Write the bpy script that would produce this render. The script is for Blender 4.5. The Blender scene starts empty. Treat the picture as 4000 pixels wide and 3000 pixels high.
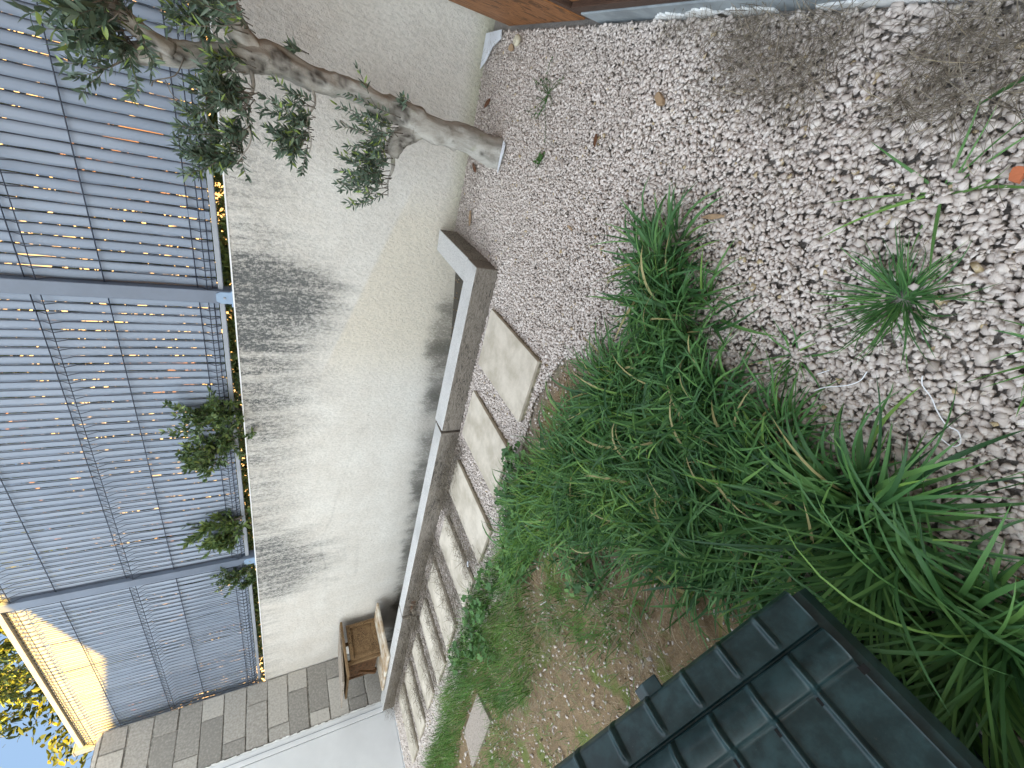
import bpy, bmesh, math, random
import numpy as np
from mathutils import Vector, Matrix
rnd = random.Random(11)
rng = np.random.default_rng(7)
SC = bpy.context.scene
COL = SC.collection
PI = math.pi

# ------------------------------------------------------------------ camera
F_PX, PITCH, ROLL, YAW, CAM_H = 1684.65, 0.50494, 0.037950, -0.612967, 1.1
cp, sp, cw, sw = math.cos(PITCH), math.sin(PITCH), math.cos(YAW), math.sin(YAW)
fwd = Vector((sw * cp, cw * cp, -sp)); rgt = Vector((cw, -sw, 0)); dwn = fwd.cross(rgt)
c_, s_ = math.cos(ROLL), math.sin(ROLL)
r2 = c_ * rgt + s_ * dwn; d2 = -s_ * rgt + c_ * dwn
cam = bpy.data.cameras.new('camera'); camo = bpy.data.objects.new('camera', cam); COL.objects.link(camo)
# the phone was held on its side: the picture's x axis points to the ground
camo.matrix_world = Matrix(((d2.x, r2.x, -fwd.x, 0), (d2.y, r2.y, -fwd.y, 0), (d2.z, r2.z, -fwd.z, CAM_H), (0, 0, 0, 1)))
cam.sensor_width = 36; cam.lens = F_PX * 36 / 4000; cam.clip_start = 0.02; cam.clip_end = 1000
SC.camera = camo

# ------------------------------------------------------------------ light
SUN = Vector((1.0, -0.6, 0.32)).normalized()
el = math.asin(SUN.z)
w = bpy.data.worlds.new('World'); SC.world = w; w.use_nodes = True
nt = w.node_tree; nt.nodes.clear()
sky = nt.nodes.new('ShaderNodeTexSky'); sky.sky_type = 'NISHITA'; sky.sun_disc = False
sky.sun_elevation = el; sky.sun_rotation = math.atan2(SUN.x, SUN.y)
sky.air_density = 1.0; sky.dust_density = 0.4; sky.ozone_density = 1.0
bg = nt.nodes.new('ShaderNodeBackground'); bg.inputs[1].default_value = 0.15
wo = nt.nodes.new('ShaderNodeOutputWorld')
hs = nt.nodes.new('ShaderNodeHueSaturation'); hs.inputs['Saturation'].default_value = .72
nt.links.new(sky.outputs[0], hs.inputs['Color']); # clear deep-blue sky away from the sun, hazier and brighter towards it
tc = nt.nodes.new('ShaderNodeTexCoord'); dt = nt.nodes.new('ShaderNodeVectorMath'); dt.operation = 'DOT_PRODUCT'
hz = Vector((SUN.x, SUN.y, 0)).normalized(); dt.inputs[1].default_value = (hz.x, hz.y, 0.9)
nt.links.new(tc.outputs['Generated'], dt.inputs[0])
mr = nt.nodes.new('ShaderNodeMapRange'); mr.interpolation_type = 'SMOOTHSTEP'; mr.inputs['From Min'].default_value = -.55; mr.inputs['From Max'].default_value = .35
nt.links.new(dt.outputs['Value'], mr.inputs['Value'])
lim = nt.nodes.new('ShaderNodeMix'); lim.data_type = 'RGBA'; lim.inputs[6].default_value = (.16, .29, .53, 1); lim.inputs[7].default_value = (1.6, 2.0, 2.5, 1)
nt.links.new(mr.outputs[0], lim.inputs[0])
cap = nt.nodes.new('ShaderNodeVectorMath'); cap.operation = 'MINIMUM'; nt.links.new(lim.outputs[2], cap.inputs[1])
nt.links.new(hs.outputs[0], cap.inputs[0]); nt.links.new(cap.outputs[0], bg.inputs[0]); nt.links.new(bg.outputs[0], wo.inputs[0])
sl = bpy.data.lights.new('sun', 'SUN'); sl.energy = 3.0; sl.angle = math.radians(0.5); sl.color = (1.0, 0.58, 0.13)
so = bpy.data.objects.new('sun', sl); COL.objects.link(so)
so.rotation_euler = SUN.to_track_quat('Z', 'Y').to_euler()
SC.view_settings.view_transform = 'Standard'; SC.view_settings.look = 'None'; SC.view_settings.gamma = 1.0
SC.view_settings.exposure = 3.8
SC.view_settings.use_white_balance = True
SC.view_settings.white_balance_temperature = 8300
SC.view_settings.white_balance_tint = 10
SC.cycles.max_bounces = 6; SC.cycles.diffuse_bounces = 4; SC.cycles.transparent_max_bounces = 8

# ------------------------------------------------------------------ materials
def newmat(name):
    m = bpy.data.materials.new(name); m.use_nodes = True
    b = m.node_tree.nodes['Principled BSDF']; return m, m.node_tree, b
class N:
    """tiny node helper"""
    def __init__(s, t): s.t = t
    def n(s, k, **kw):
        x = s.t.nodes.new(k)
        for a, v in kw.items(): setattr(x, a, v)
        return x
    def link(s, a, b): s.t.links.new(a, b)
    def val(s, sock, v):
        if isinstance(v, (int, float, tuple, list)): sock.default_value = v
        else: s.link(v, sock)
    def pos(s): return s.n('ShaderNodeNewGeometry').outputs['Position']
    def math(s, op, a, b=0.0, clamp=False):
        x = s.n('ShaderNodeMath', operation=op, use_clamp=clamp); s.val(x.inputs[0], a); s.val(x.inputs[1], b); return x.outputs[0]
    def vm(s, op, a, b=(0, 0, 0)):
        x = s.n('ShaderNodeVectorMath', operation=op); s.val(x.inputs[0], a); s.val(x.inputs[1], b)
        return x.outputs['Value'] if op in ('LENGTH', 'DOT_PRODUCT', 'DISTANCE') else x.outputs[0]
    def noise(s, vec, scale, detail=4, rough=.55, dist=0):
        x = s.n('ShaderNodeTexNoise'); s.val(x.inputs['Vector'], vec); x.inputs['Scale'].default_value = scale
        x.inputs['Detail'].default_value = detail; x.inputs['Roughness'].default_value = rough; x.inputs['Distortion'].default_value = dist
        return x.outputs['Fac']
    def ramp(s, f, a, b, c=0.0, d=1.0, smooth=True):
        x = s.n('ShaderNodeMapRange'); x.interpolation_type = 'SMOOTHSTEP' if smooth else 'LINEAR'
        s.val(x.inputs['Value'], f); x.inputs['From Min'].default_value = a; x.inputs['From Max'].default_value = b
        x.inputs['To Min'].default_value = c; x.inputs['To Max'].default_value = d; return x.outputs['Result']
    def mix(s, f, a, b, mode='MIX'):
        x = s.n('ShaderNodeMix', data_type='RGBA', blend_type=mode); s.val(x.inputs[0], f)
        for q, v in ((6, a), (7, b)):
            if isinstance(v, tuple): x.inputs[q].default_value = (v[0], v[1], v[2], 1)
            else: s.link(v, x.inputs[q])
        return x.outputs[2]
    def bump(s, h, strength, dist, bs):
        x = s.n('ShaderNodeBump'); x.inputs['Strength'].default_value = strength; x.inputs['Distance'].default_value = dist
        s.link(h, x.inputs['Height']); s.link(x.outputs[0], bs.inputs['Normal'])
    def attr(s, name):
        return s.n('ShaderNodeAttribute', attribute_name=name).outputs['Fac']
    def blob(s, p, c, r, wob, soft=.35, wamt=.5):
        d = s.vm('MULTIPLY', s.vm('SUBTRACT', p, (c[0], 0, c[1])), (1 / r[0], 0, 1 / r[1]))
        l = s.math('ADD', s.vm('LENGTH', d), s.math('MULTIPLY', s.math('SUBTRACT', wob, .5), wamt * 2))
        return s.ramp(l, 1 - soft, 1 + soft, 1, 0)

def simple(name, col, rough=.6, var=.15, scale=6, bump=0, bscale=40, metal=0, stretch=(1, 1, 1), spec=None, col2=None, bdist=.004):
    m, t, b = newmat(name); k = N(t)
    p = k.vm('MULTIPLY', k.pos(), stretch)
    n1 = k.noise(p, scale, 6, .6)
    dark = tuple(c * (1 - var * 2) for c in col) if col2 is None else col2
    lite = tuple(min(1, c * (1 + var)) for c in col)
    k.link(k.mix(k.ramp(n1, .32, .68), dark, lite), b.inputs['Base Color'])
    b.inputs['Roughness'].default_value = rough; b.inputs['Metallic'].default_value = metal
    if spec is not None: b.inputs['Specular IOR Level'].default_value = spec
    if bump: k.bump(k.noise(p, bscale, 5, .65), bump, bdist, b)
    return m

def mat_render():
    m, t, b = newmat('rough_render'); k = N(t); p = k.pos()
    grain = k.noise(k.vm('MULTIPLY', p, (1, 1, .55)), 95, 3, .6)
    fine = k.noise(p, 240, 3, .6)
    wob = k.noise(p, 3.2, 5, .6); wob2 = k.noise(k.vm('MULTIPLY', p, (3.0, 1, .6)), 3.5, 5, .65)
    streak = k.noise(k.vm('MULTIPLY', p, (9, 1, .7)), 2.2, 5, .6)
    col = k.mix(k.ramp(wob, .3, .7), (.63, .585, .53), (.69, .655, .605))
    # repaired warmer patch low on the wall, with a slanting upper edge
    s = k.n('ShaderNodeSeparateXYZ'); k.link(p, s.inputs[0]); X, Z = s.outputs[0], s.outputs[2]
    up = k.math('SUBTRACT', k.math('ADD', .66, k.math('MULTIPLY', k.math('ADD', X, 1.42), -.36)), Z)   # >0 under the slanting line
    pm = k.math('MULTIPLY', k.ramp(up, -.012, .02), k.ramp(k.math('ADD', X, k.math('MULTIPLY', wob, .5)), -1.75, -1.2))
    pm = k.math('MULTIPLY', pm, k.ramp(X, -.35, -.75))
    col = k.mix(k.math('MULTIPLY', pm, .85), col, (.64, .575, .48))
    pits = k.ramp(grain, .56, .40)
    # dirt masks
    A = k.blob(p, (-1.30, 1.12), (.36, .40), wob2, .5, .55)
    A2 = k.blob(p, (-1.22, 1.08), (.17, .34), wob2, .6, .6)
    B = k.blob(p, (-3.95, 1.14), (.40, .42), wob2, .6, .8)
    B2 = k.blob(p, (-2.7, 1.2), (1.0, .26), wob2, .7, .9)
    C = k.blob(p, (-.50, 1.18), (.34, .24), wob2, .6, .7)
    D = k.blob(p, (-1.95, 1.15), (.42, .32), wob2, .6, .8)
    hl = k.blob(k.vm('ADD', p, k.vm('MULTIPLY', (0, 0, 1), k.n('ShaderNodeTexNoise').outputs['Color'])), (-3.6, 1.06), (1.0, .02), wob2, .9, 1.6)
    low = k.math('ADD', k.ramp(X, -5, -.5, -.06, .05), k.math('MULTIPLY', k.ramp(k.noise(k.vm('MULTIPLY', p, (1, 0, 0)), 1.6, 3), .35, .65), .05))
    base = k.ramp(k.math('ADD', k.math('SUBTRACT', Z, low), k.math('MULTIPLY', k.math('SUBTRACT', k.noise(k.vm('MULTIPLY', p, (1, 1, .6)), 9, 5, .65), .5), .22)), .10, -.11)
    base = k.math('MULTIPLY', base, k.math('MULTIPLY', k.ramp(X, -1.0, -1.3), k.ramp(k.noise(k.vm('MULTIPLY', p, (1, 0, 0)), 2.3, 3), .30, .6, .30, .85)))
    green = k.math('MULTIPLY', k.ramp(Z, .14, .0), k.ramp(X, -1.2, .0))
    tot = k.math('ADD', k.math('MULTIPLY', A, .9), k.math('MULTIPLY', A2, .9))
    for q, g in ((B, 1.15), (B2, .5), (C, .32), (D, .5), (hl, .22)): tot = k.math('ADD', tot, k.math('MULTIPLY', q, g))
    tot = k.math('MULTIPLY', tot, k.ramp(streak, .25, .62, .5, 1.0))
    topd = k.math('MULTIPLY', k.ramp(Z, 1.0, 1.29), k.ramp(streak, .42, .62))
    tot = k.math('ADD', tot, k.math('MULTIPLY', topd, .35))
    tot = k.math('MULTIPLY', tot, k.math('SUBTRACT', 1, k.math('MULTIPLY', pm, .85)))
    dirt = k.math('MULTIPLY', tot, k.ramp(k.math('ADD', k.math('MULTIPLY', grain, .5), k.math('MULTIPLY', fine, .5)), .58, .42, .32, 1.0), True)
    col = k.mix(dirt, col, (.095, .10, .10))
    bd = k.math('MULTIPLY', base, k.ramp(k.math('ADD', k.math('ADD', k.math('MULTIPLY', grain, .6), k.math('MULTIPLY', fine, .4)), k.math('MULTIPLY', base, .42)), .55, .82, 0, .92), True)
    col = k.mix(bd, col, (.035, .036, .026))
    col = k.mix(k.math('MULTIPLY', green, .45), col, (.33, .33, .16))
    tiny = k.math('MULTIPLY', pits, .16)
    col = k.mix(tiny, col, (.2, .2, .19))
    k.link(col, b.inputs['Base Color']); b.inputs['Roughness'].default_value = .92
    b.inputs['Specular IOR Level'].default_value = .15
    k.bump(k.math('ADD', grain, k.math('MULTIPLY', fine, .25)), .75, .010, b)
    return m

def mat_wood(name, light, dark, axis, top=None, scale=14, rough=.8, bump=.6):
    m, t, b = newmat(name); k = N(t); p = k.pos()
    st = {0: (.12, 1, 1), 1: (1, .12, 1), 2: (1, 1, .12)}[axis]
    q = k.vm('MULTIPLY', p, st)
    q = k.vm('ADD', q, k.vm('SCALE', k.n('ShaderNodeTexNoise').outputs['Color'], (0, 0, 0)))
    g = k.noise(q, scale * 3, 8, .7, .6); g2 = k.noise(q, scale, 4, .6, 1.5); big = k.noise(p, 3, 4)
    col = k.mix(k.ramp(g, .35, .62), dark, light)
    col = k.mix(k.ramp(g2, .50, .40), col, tuple(c * .40 for c in dark))
    col = k.mix(k.ramp(big, .35, .7, 0, .35), col, tuple(min(1, c * 1.25) for c in light))
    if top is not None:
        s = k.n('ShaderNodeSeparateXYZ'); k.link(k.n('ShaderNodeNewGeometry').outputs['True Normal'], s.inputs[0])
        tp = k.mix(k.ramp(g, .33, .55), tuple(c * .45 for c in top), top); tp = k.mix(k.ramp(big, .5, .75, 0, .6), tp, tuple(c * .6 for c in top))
        col = k.mix(k.ramp(s.outputs[2], .6, .9), col, tp)  # upward faces take the top colour; on sleepers that includes painted sky light
    k.link(col, b.inputs['Base Color']); b.inputs['Roughness'].default_value = rough; b.inputs['Specular IOR Level'].default_value = .25
    k.bump(g, bump, .003, b)
    return m

def mat_tint(name, ramp, rough=.6, trans=0.0, bump=0, bscale=200, spec=.3, blotch=.0):
    """per-piece colour from the float attribute 'tint' (0..1)"""
    m, t, b = newmat(name); k = N(t)
    r = k.n('ShaderNodeValToRGB'); e = r.color_ramp.elements
    while len(e) < len(ramp): e.new(.5)
    for i, (q, c) in enumerate(ramp): e[i].position = q; e[i].color = (*c, 1)
    a = k.attr('tint')
    if blotch:
        a = k.math('ADD', a, k.math('MULTIPLY', k.math('SUBTRACT', k.noise(k.pos(), bscale * .4, 4), .5), blotch))
    k.link(a, r.inputs[0]); k.link(r.outputs[0], b.inputs['Base Color'])
    b.inputs['Roughness'].default_value = rough; b.inputs['Specular IOR Level'].default_value = spec
    if bump: k.bump(k.noise(k.pos(), bscale, 4, .6), bump, .002, b)
    if trans:
        out = t.nodes['Material Output']; tr = k.n('ShaderNodeBsdfTranslucent'); k.link(r.outputs[0], tr.inputs[0])
        mx = k.n('ShaderNodeMixShader'); mx.inputs[0].default_value = trans
        k.link(b.outputs[0], mx.inputs[1]); k.link(tr.outputs[0], mx.inputs[2]); k.link(mx.outputs[0], out.inputs[0])
    return m

def mat_ground():
    m, t, b = newmat('ground_soil'); k = N(t); p = k.pos()
    n = k.noise(p, 25, 6, .65); n2 = k.noise(p, 160, 4, .6)
    grey = k.mix(n2, (.20, .175, .155), (.40, .36, .325))
    tan = k.mix(k.ramp(n, .3, .7), (.15, .095, .05), (.26, .17, .09))
    tan = k.mix(k.ramp(n2, .5, .7), tan, (.34, .25, .15))
    dark = k.mix(n2, (.03, .026, .02), (.12, .10, .075))
    moss = k.ramp(k.noise(p, 5, 4), .56, .64)
    tan = k.mix(k.math('MULTIPLY', moss, k.attr('soil')), tan, (.13, .15, .035))
    col = k.mix(k.attr('soil'), grey, tan); col = k.mix(k.attr('bed'), col, dark)
    k.link(col, b.inputs['Base Color']); b.inputs['Roughness'].default_value = .95
    k.bump(k.math('ADD', n, n2), .8, .012, b); return m

M = {}
M['render'] = mat_render()
M['white_edge'] = simple('white_coping', (.78, .78, .77), .6, .05)
M['sleeper'] = mat_wood('weathered_sleeper', (.27, .235, .20), (.085, .07, .058), 0, top=(.58, .565, .54), scale=15)  # paler top: sky light put into the colour together with real bleaching
M['sleeper_y'] = mat_wood('weathered_sleeper_end', (.31, .28, .245), (.13, .11, .092), 1, top=(.56, .545, .52), scale=9)  # crosswise sleeper, its pale top again holds bleaching and painted sky light
M['shutter'] = mat_wood('stained_timber', (.36, .155, .062), (.23, .085, .032), 2, scale=10, rough=.55, bump=.25)
M['frame_wood'] = mat_wood('dark_frame_timber', (.10, .055, .038), (.055, .03, .022), 2, scale=12, rough=.5, bump=.2)
M['oldwood'] = mat_wood('old_brown_wood', (.30, .19, .10), (.085, .045, .024), 1, scale=10)
M['oldwood2'] = mat_wood('old_dark_wood', (.17, .085, .04), (.06, .03, .017), 2, scale=8)
M['oldwood3'] = mat_wood('bleached_board', (.42, .37, .31), (.15, .10, .07), 0, top=(.36, .30, .25), scale=7)
M['painted'] = simple('flaking_white_paint', (.62, .58, .50), .6, .12, 9, .5, 30, col2=(.40, .27, .16))
M['slab'] = simple('pale_travertine', (.56, .495, .41), .75, .06, 7, .35, 90, col2=(.40, .345, .27))
M['slab_edge'] = simple('mossy_slab_edge', (.30, .265, .19), .9, .3, 25, .5, 80)
M['metal'] = simple('grey_fence_coating', (.12, .15, .20), .45, .05, 8)
M['rail'] = simple('grey_rail', (.27, .29, .32), .5, .06, 8)
M['foot'] = simple('pale_foot', (.20, .30, .42), .4, .06, 8)
M['wire'] = simple('dark_wire', (.022, .030, .048), .5, .05, 8)
def mat_slat():
    m, t, b = newmat('privacy_slat'); k = N(t); p = k.pos()
    n = k.noise(k.vm('MULTIPLY', p, (1, 1, .25)), 6, 4)
    col = k.mix(k.ramp(n, .3, .7), (.235, .28, .345), (.285, .33, .395))
    col = k.mix(.25, col, k.mix(k.attr('tint'), (.19, .24, .32), (.31, .36, .44)))
    k.link(col, b.inputs['Base Color']); b.inputs['Roughness'].default_value = .78; b.inputs['Specular IOR Level'].default_value = .2
    k.bump(k.noise(k.vm('MULTIPLY', p, (8, 1, .4)), 20, 3), .12, .003, b); return m
M['slat'] = mat_slat()
M['block'] = mat_tint('hollow_concrete_block', [(0, (.25, .235, .215)), (.5, (.37, .345, .315)), (1, (.50, .47, .43))], .95, bump=1.0, bscale=130, spec=.1, blotch=1.6)
M['mortar'] = simple('mortar', (.30, .285, .26), .95, .25, 30, .6, 120)
M['pvc'] = simple('white_pvc', (.68, .69, .70), .35, .03, 3)
M['sill'] = simple('grey_concrete_sill', (.30, .34, .36), .7, .15, 7, .3, 60)
M['chalk'] = simple('white_plaster_spill', (.82, .82, .80), .9, .04, 20, .5, 60)
M['house'] = simple('house_render', (.55, .50, .43), .9, .08, 4, .4, 90)
M['tiles'] = simple('roof_tiles', (.35, .17, .10), .8, .2, 10)
M['cream'] = simple('cream_render', (.44, .36, .27), .9, .05, 3, .2, 60)
M['trim'] = simple('brown_trim', (.18, .10, .06), .7, .1, 3)
M['plastic'] = None
def mat_plastic():
    m, t, b = newmat('dark_green_plastic'); k = N(t); p = k.pos()
    n = k.noise(p, 28, 6, .65); n2 = k.noise(p, 420, 3, .6); n3 = k.noise(p, 9, 4)
    col = k.mix(k.ramp(n, .35, .72), (.005, .020, .022), (.016, .048, .052))
    col = k.mix(k.math('MULTIPLY', k.ramp(n2, .62, .75), k.ramp(n3, .4, .7)), col, (.05, .06, .06))
    b.inputs['Specular IOR Level'].default_value = .38
    k.link(col, b.inputs['Base Color'])
    k.link(k.ramp(n, .3, .7, .28, .45), b.inputs['Roughness']); k.bump(n2, .25, .0006, b); return m
M['plastic'] = mat_plastic()
M['hole'] = simple('dark_slot', (.004, .004, .004), .9, 0)
M['gravel'] = mat_tint('limestone_gravel', [(0, (.35, .295, .26)), (.25, (.50, .43, .385)), (.6, (.62, .54, .49)), (.93, (.73, .66, .61)), (1, (.46, .35, .21))], .85, bump=.5, bscale=260, spec=.25, blotch=.25)
M['pebble'] = mat_tint('soil_pebble', [(0, (.05, .04, .03)), (.25, (.22, .14, .08)), (.7, (.38, .27, .16)), (1, (.60, .53, .42))], .85, bump=.4, bscale=300, spec=.2)
M['grass'] = mat_tint('green_blades', [(0, (.022, .080, .028)), (.35, (.062, .175, .056)), (.7, (.13, .29, .082)), (.94, (.20, .35, .07)), (1, (.42, .36, .17))], .48, trans=.25, spec=.32)
M['lawn'] = mat_tint('fine_lawn', [(0, (.045, .125, .03)), (.5, (.085, .205, .04)), (.85, (.14, .28, .05)), (1, (.30, .27, .12))], .5, trans=.25)
M['weed'] = mat_tint('broad_leaf', [(0, (.04, .11, .035)), (.6, (.07, .18, .05)), (1, (.12, .24, .07))], .5, trans=.2, bump=.4, bscale=120)
M['dry'] = mat_tint('dry_stems', [(0, (.10, .08, .06)), (.6, (.27, .225, .17)), (1, (.48, .39, .26))], .8)
M['olive'] = mat_tint('olive_leaf', [(0, (.055, .095, .065)), (.45, (.105, .16, .11)), (.8, (.20, .265, .20)), (1, (.26, .36, .07))], .42, trans=.12, spec=.4)
M['shrub'] = mat_tint('shrub_leaf', [(0, (.04, .075, .03)), (.6, (.09, .15, .055)), (1, (.20, .26, .07))], .45, trans=.2, spec=.4)
M['hedge'] = mat_tint('hedge_leaf', [(0, (.015, .03, .008)), (.6, (.05, .075, .015)), (1, (.20, .21, .04))], .5, trans=.2)
M['twig'] = simple('twig_bark', (.20, .175, .145), .85, .2, 30)
def mat_bark():
    m, t, b = newmat('olive_bark'); k = N(t); p = k.pos()
    n = k.noise(k.vm('MULTIPLY', p, (1, 1, .35)), 22, 6, .7, .5); n2 = k.noise(p, 9, 5, .65, 1.2); n3 = k.noise(k.vm('MULTIPLY', p, (1, 1, 2.2)), 12, 5, .7)
    col = k.mix(k.ramp(n, .3, .68), (.27, .25, .22), (.50, .475, .43))
    col = k.mix(k.ramp(n3, .62, .72, 0, .6), col, (.045, .035, .028))
    col = k.mix(k.ramp(n2, .60, .75, 0, .5), col, (.26, .27, .17))
    col = k.mix(k.attr('knot'), col, (.04, .032, .026))
    k.link(col, b.inputs['Base Color']); b.inputs['Roughness'].default_value = .85; b.inputs['Specular IOR Level'].default_value = .2
    k.bump(k.math('ADD', n, k.math('MULTIPLY', n3, .6)), .7, .006, b); return m
M['bark'] = mat_bark()
M['ground'] = mat_ground()
M['brick'] = simple('red_brick_chip', (.50, .14, .06), .85, .1, 20, .4, 100)
M['shellm'] = simple('snail_shell', (.62, .56, .42), .45, .12, 60, stretch=(1, 1, 4))
M['string'] = simple('white_plastic_string', (.85, .86, .88), .4, .02)
M['chip'] = simple('wood_chip', (.38, .25, .15), .85, .15, 20)
M['cloth'] = simple('white_membrane', (.66, .68, .72), .8, .06, 8, .3, 30)
M['rust'] = simple('rust_brown', (.15, .055, .022), .9, .2, 20)
M['lamp'] = simple('dewdrop', (.8, .82, .85), .1, .02)

# ------------------------------------------------------------------ mesh helpers
def link(o, parent=None):
    COL.objects.link(o)
    if parent is not None: o.parent = parent
    return o
def tag(o, label=None, cat=None, group=None, kind=None):
    if label: o['label'] = label
    if cat: o['category'] = cat
    if group: o['group'] = group
    if kind: o['kind'] = kind
    return o
def thing(name, loc, label, cat, group=None):
    o = bpy.data.objects.new(name, None); o.location = loc; o.empty_display_size = .1; link(o)
    return tag(o, label, cat, group)
def arr_obj(name, V, faces, m, parent=None, tint=None, smooth=False, attrs=None, origin=None):
    """V (n,3); faces: (k,3|4) int array or list of such arrays"""
    V = np.asarray(V, dtype=np.float32)
    off = np.array(parent.location if (parent is not None and origin is None) else (origin or (0, 0, 0)), np.float32)
    if parent is not None and parent.parent is not None: off = off + np.array(parent.parent.location, np.float32)
    if isinstance(faces, np.ndarray): faces = [faces]
    me = bpy.data.meshes.new(name)
    nl = sum(f.size for f in faces); nf = sum(len(f) for f in faces)
    me.vertices.add(len(V)); me.vertices.foreach_set('co', (V - off).ravel())
    me.loops.add(nl); me.loops.foreach_set('vertex_index', np.concatenate([f.ravel() for f in faces]).astype(np.int32))
    tot = np.concatenate([np.full(len(f), f.shape[1], np.int32) for f in faces]); st = np.zeros(nf, np.int32); st[1:] = np.cumsum(tot)[:-1]
    me.polygons.add(nf); me.polygons.foreach_set('loop_start', st); me.polygons.foreach_set('loop_total', tot)
    if smooth: me.polygons.foreach_set('use_smooth', np.ones(nf, bool))
    me.update(calc_edges=True)
    al = dict(attrs or {})
    if tint is not None: al['tint'] = tint
    for a, v in al.items():
        at = me.attributes.new(a, 'FLOAT', 'POINT'); at.data.foreach_set('value', np.asarray(v, np.float32))
    me.materials.append(m)
    o = bpy.data.objects.new(name, me)
    if parent is None and origin is not None: o.location = origin
    return link(o, parent)
class MB:
    def __init__(s): s.bm = bmesh.new()
    def box(s, a, b, bevel=0, rot=None, jit=0):
        ret = bmesh.ops.create_cube(s.bm, size=1)['verts']
        c = (Vector(a) + Vector(b)) / 2; d = Vector(b) - Vector(a)
        for v in ret:
            v.co = Vector((v.co.x * d.x, v.co.y * d.y, v.co.z * d.z))
            if jit: v.co += Vector((rnd.uniform(-jit, jit), rnd.uniform(-jit, jit), rnd.uniform(-jit, jit)))
            if rot is not None: v.co = rot @ v.co
            v.co += c
        if bevel:
            es = list({e for v in ret for e in v.link_edges})
            bmesh.ops.bevel(s.bm, geom=es, offset=bevel, segments=2, profile=.5, affect='EDGES')
        return s
    def prism(s, pts, a, b, axis):
        """polygon pts in the two other axes, extruded from a to b along axis"""
        def P(u, v, w):
            return {0: (w, u, v), 1: (u, w, v), 2: (u, v, w)}[axis]
        A = [s.bm.verts.new(P(u, v, a)) for u, v in pts]; B = [s.bm.verts.new(P(u, v, b)) for u, v in pts]
        s.bm.faces.new(A); s.bm.faces.new(B[::-1]); n = len(pts)
        for i in range(n): s.bm.faces.new((A[i], B[i], B[(i + 1) % n], A[(i + 1) % n]))
        bmesh.ops.recalc_face_normals(s.bm, faces=s.bm.faces[:]); return s
    def build(s, name, m, parent=None, smooth=False, origin=None, bevel=0):
        if bevel: bmesh.ops.bevel(s.bm, geom=s.bm.edges[:], offset=bevel, segments=2, profile=.5, affect='EDGES')
        off = Vector(parent.location) if parent is not None else Vector(origin or (0, 0, 0))
        if parent is not None and parent.parent is not None: off += Vector(parent.parent.location)
        for v in s.bm.verts: v.co -= off
        me = bpy.data.meshes.new(name); s.bm.to_mesh(me); s.bm.free(); me.materials.append(m)
        if smooth:
            for p in me.polygons: p.use_smooth = True
        o = bpy.data.objects.new(name, me)
        if parent is None and origin is not None: o.location = origin
        return link(o, parent)

def smooth_path(P, n):
    """Catmull-Rom resample of points (and extra columns)"""
    P = np.asarray(P, float); Q = np.vstack([2 * P[0] - P[1], P, 2 * P[-1] - P[-2]]); out = []
    k = len(P) - 1
    for t in np.linspace(0, k, n):
        i = min(int(t), k - 1); u = t - i; a, b, c, d = Q[i], Q[i + 1], Q[i + 2], Q[i + 3]
        out.append(.5 * ((2 * b) + (c - a) * u + (2 * a - 5 * b + 4 * c - d) * u * u + (3 * b - 3 * c + d - a) * u ** 3))
    return np.array(out)
def tube_arrays(path, rad, ns=8, base=0, bumpf=None):
    path = np.asarray(path, float); n = len(path); rad = np.broadcast_to(np.asarray(rad, float), (n,))
    T = np.gradient(path, axis=0); T /= np.linalg.norm(T, axis=1)[:, None] + 1e-9
    up = np.array([0, 0, 1.0]) if abs(T[0][2]) < .9 else np.array([0, 1.0, 0])
    V = []
    u = np.cross(T[0], up); u /= np.linalg.norm(u)
    for i in range(n):
        u = u - T[i] * (u @ T[i]); u /= np.linalg.norm(u); v = np.cross(T[i], u)
        for j in range(ns):
            a = 2 * PI * j / ns; r = rad[i]
            if bumpf is not None: r = r * bumpf(path[i], a, i / (n - 1))
            V.append(path[i] + (u * math.cos(a) + v * math.sin(a)) * r)
    F = []
    for i in range(n - 1):
        for j in range(ns):
            F.append((i * ns + j, i * ns + (j + 1) % ns, (i + 1) * ns + (j + 1) % ns, (i + 1) * ns + j))
    V += [path[0], path[-1]]
    T3 = [(n * ns, (j + 1) % ns, j) for j in range(ns)] + [(n * ns + 1, (n - 1) * ns + j, (n - 1) * ns + (j + 1) % ns) for j in range(ns)]
    return np.array(V), np.array(F) + base, np.array(T3) + base
def tubes(name, items, m, parent=None, ns=6, origin=None, kind=None, smooth=True):
    Vs, Fs, Ts, b = [], [], [], 0
    for path, rad in items:
        v, f, t = tube_arrays(path, rad, ns, b); Vs.append(v); Fs.append(f); Ts.append(t); b += len(v)
    return arr_obj(name, np.vstack(Vs), [np.vstack(Fs), np.vstack(Ts)], m, parent, smooth=smooth, origin=origin)

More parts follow.
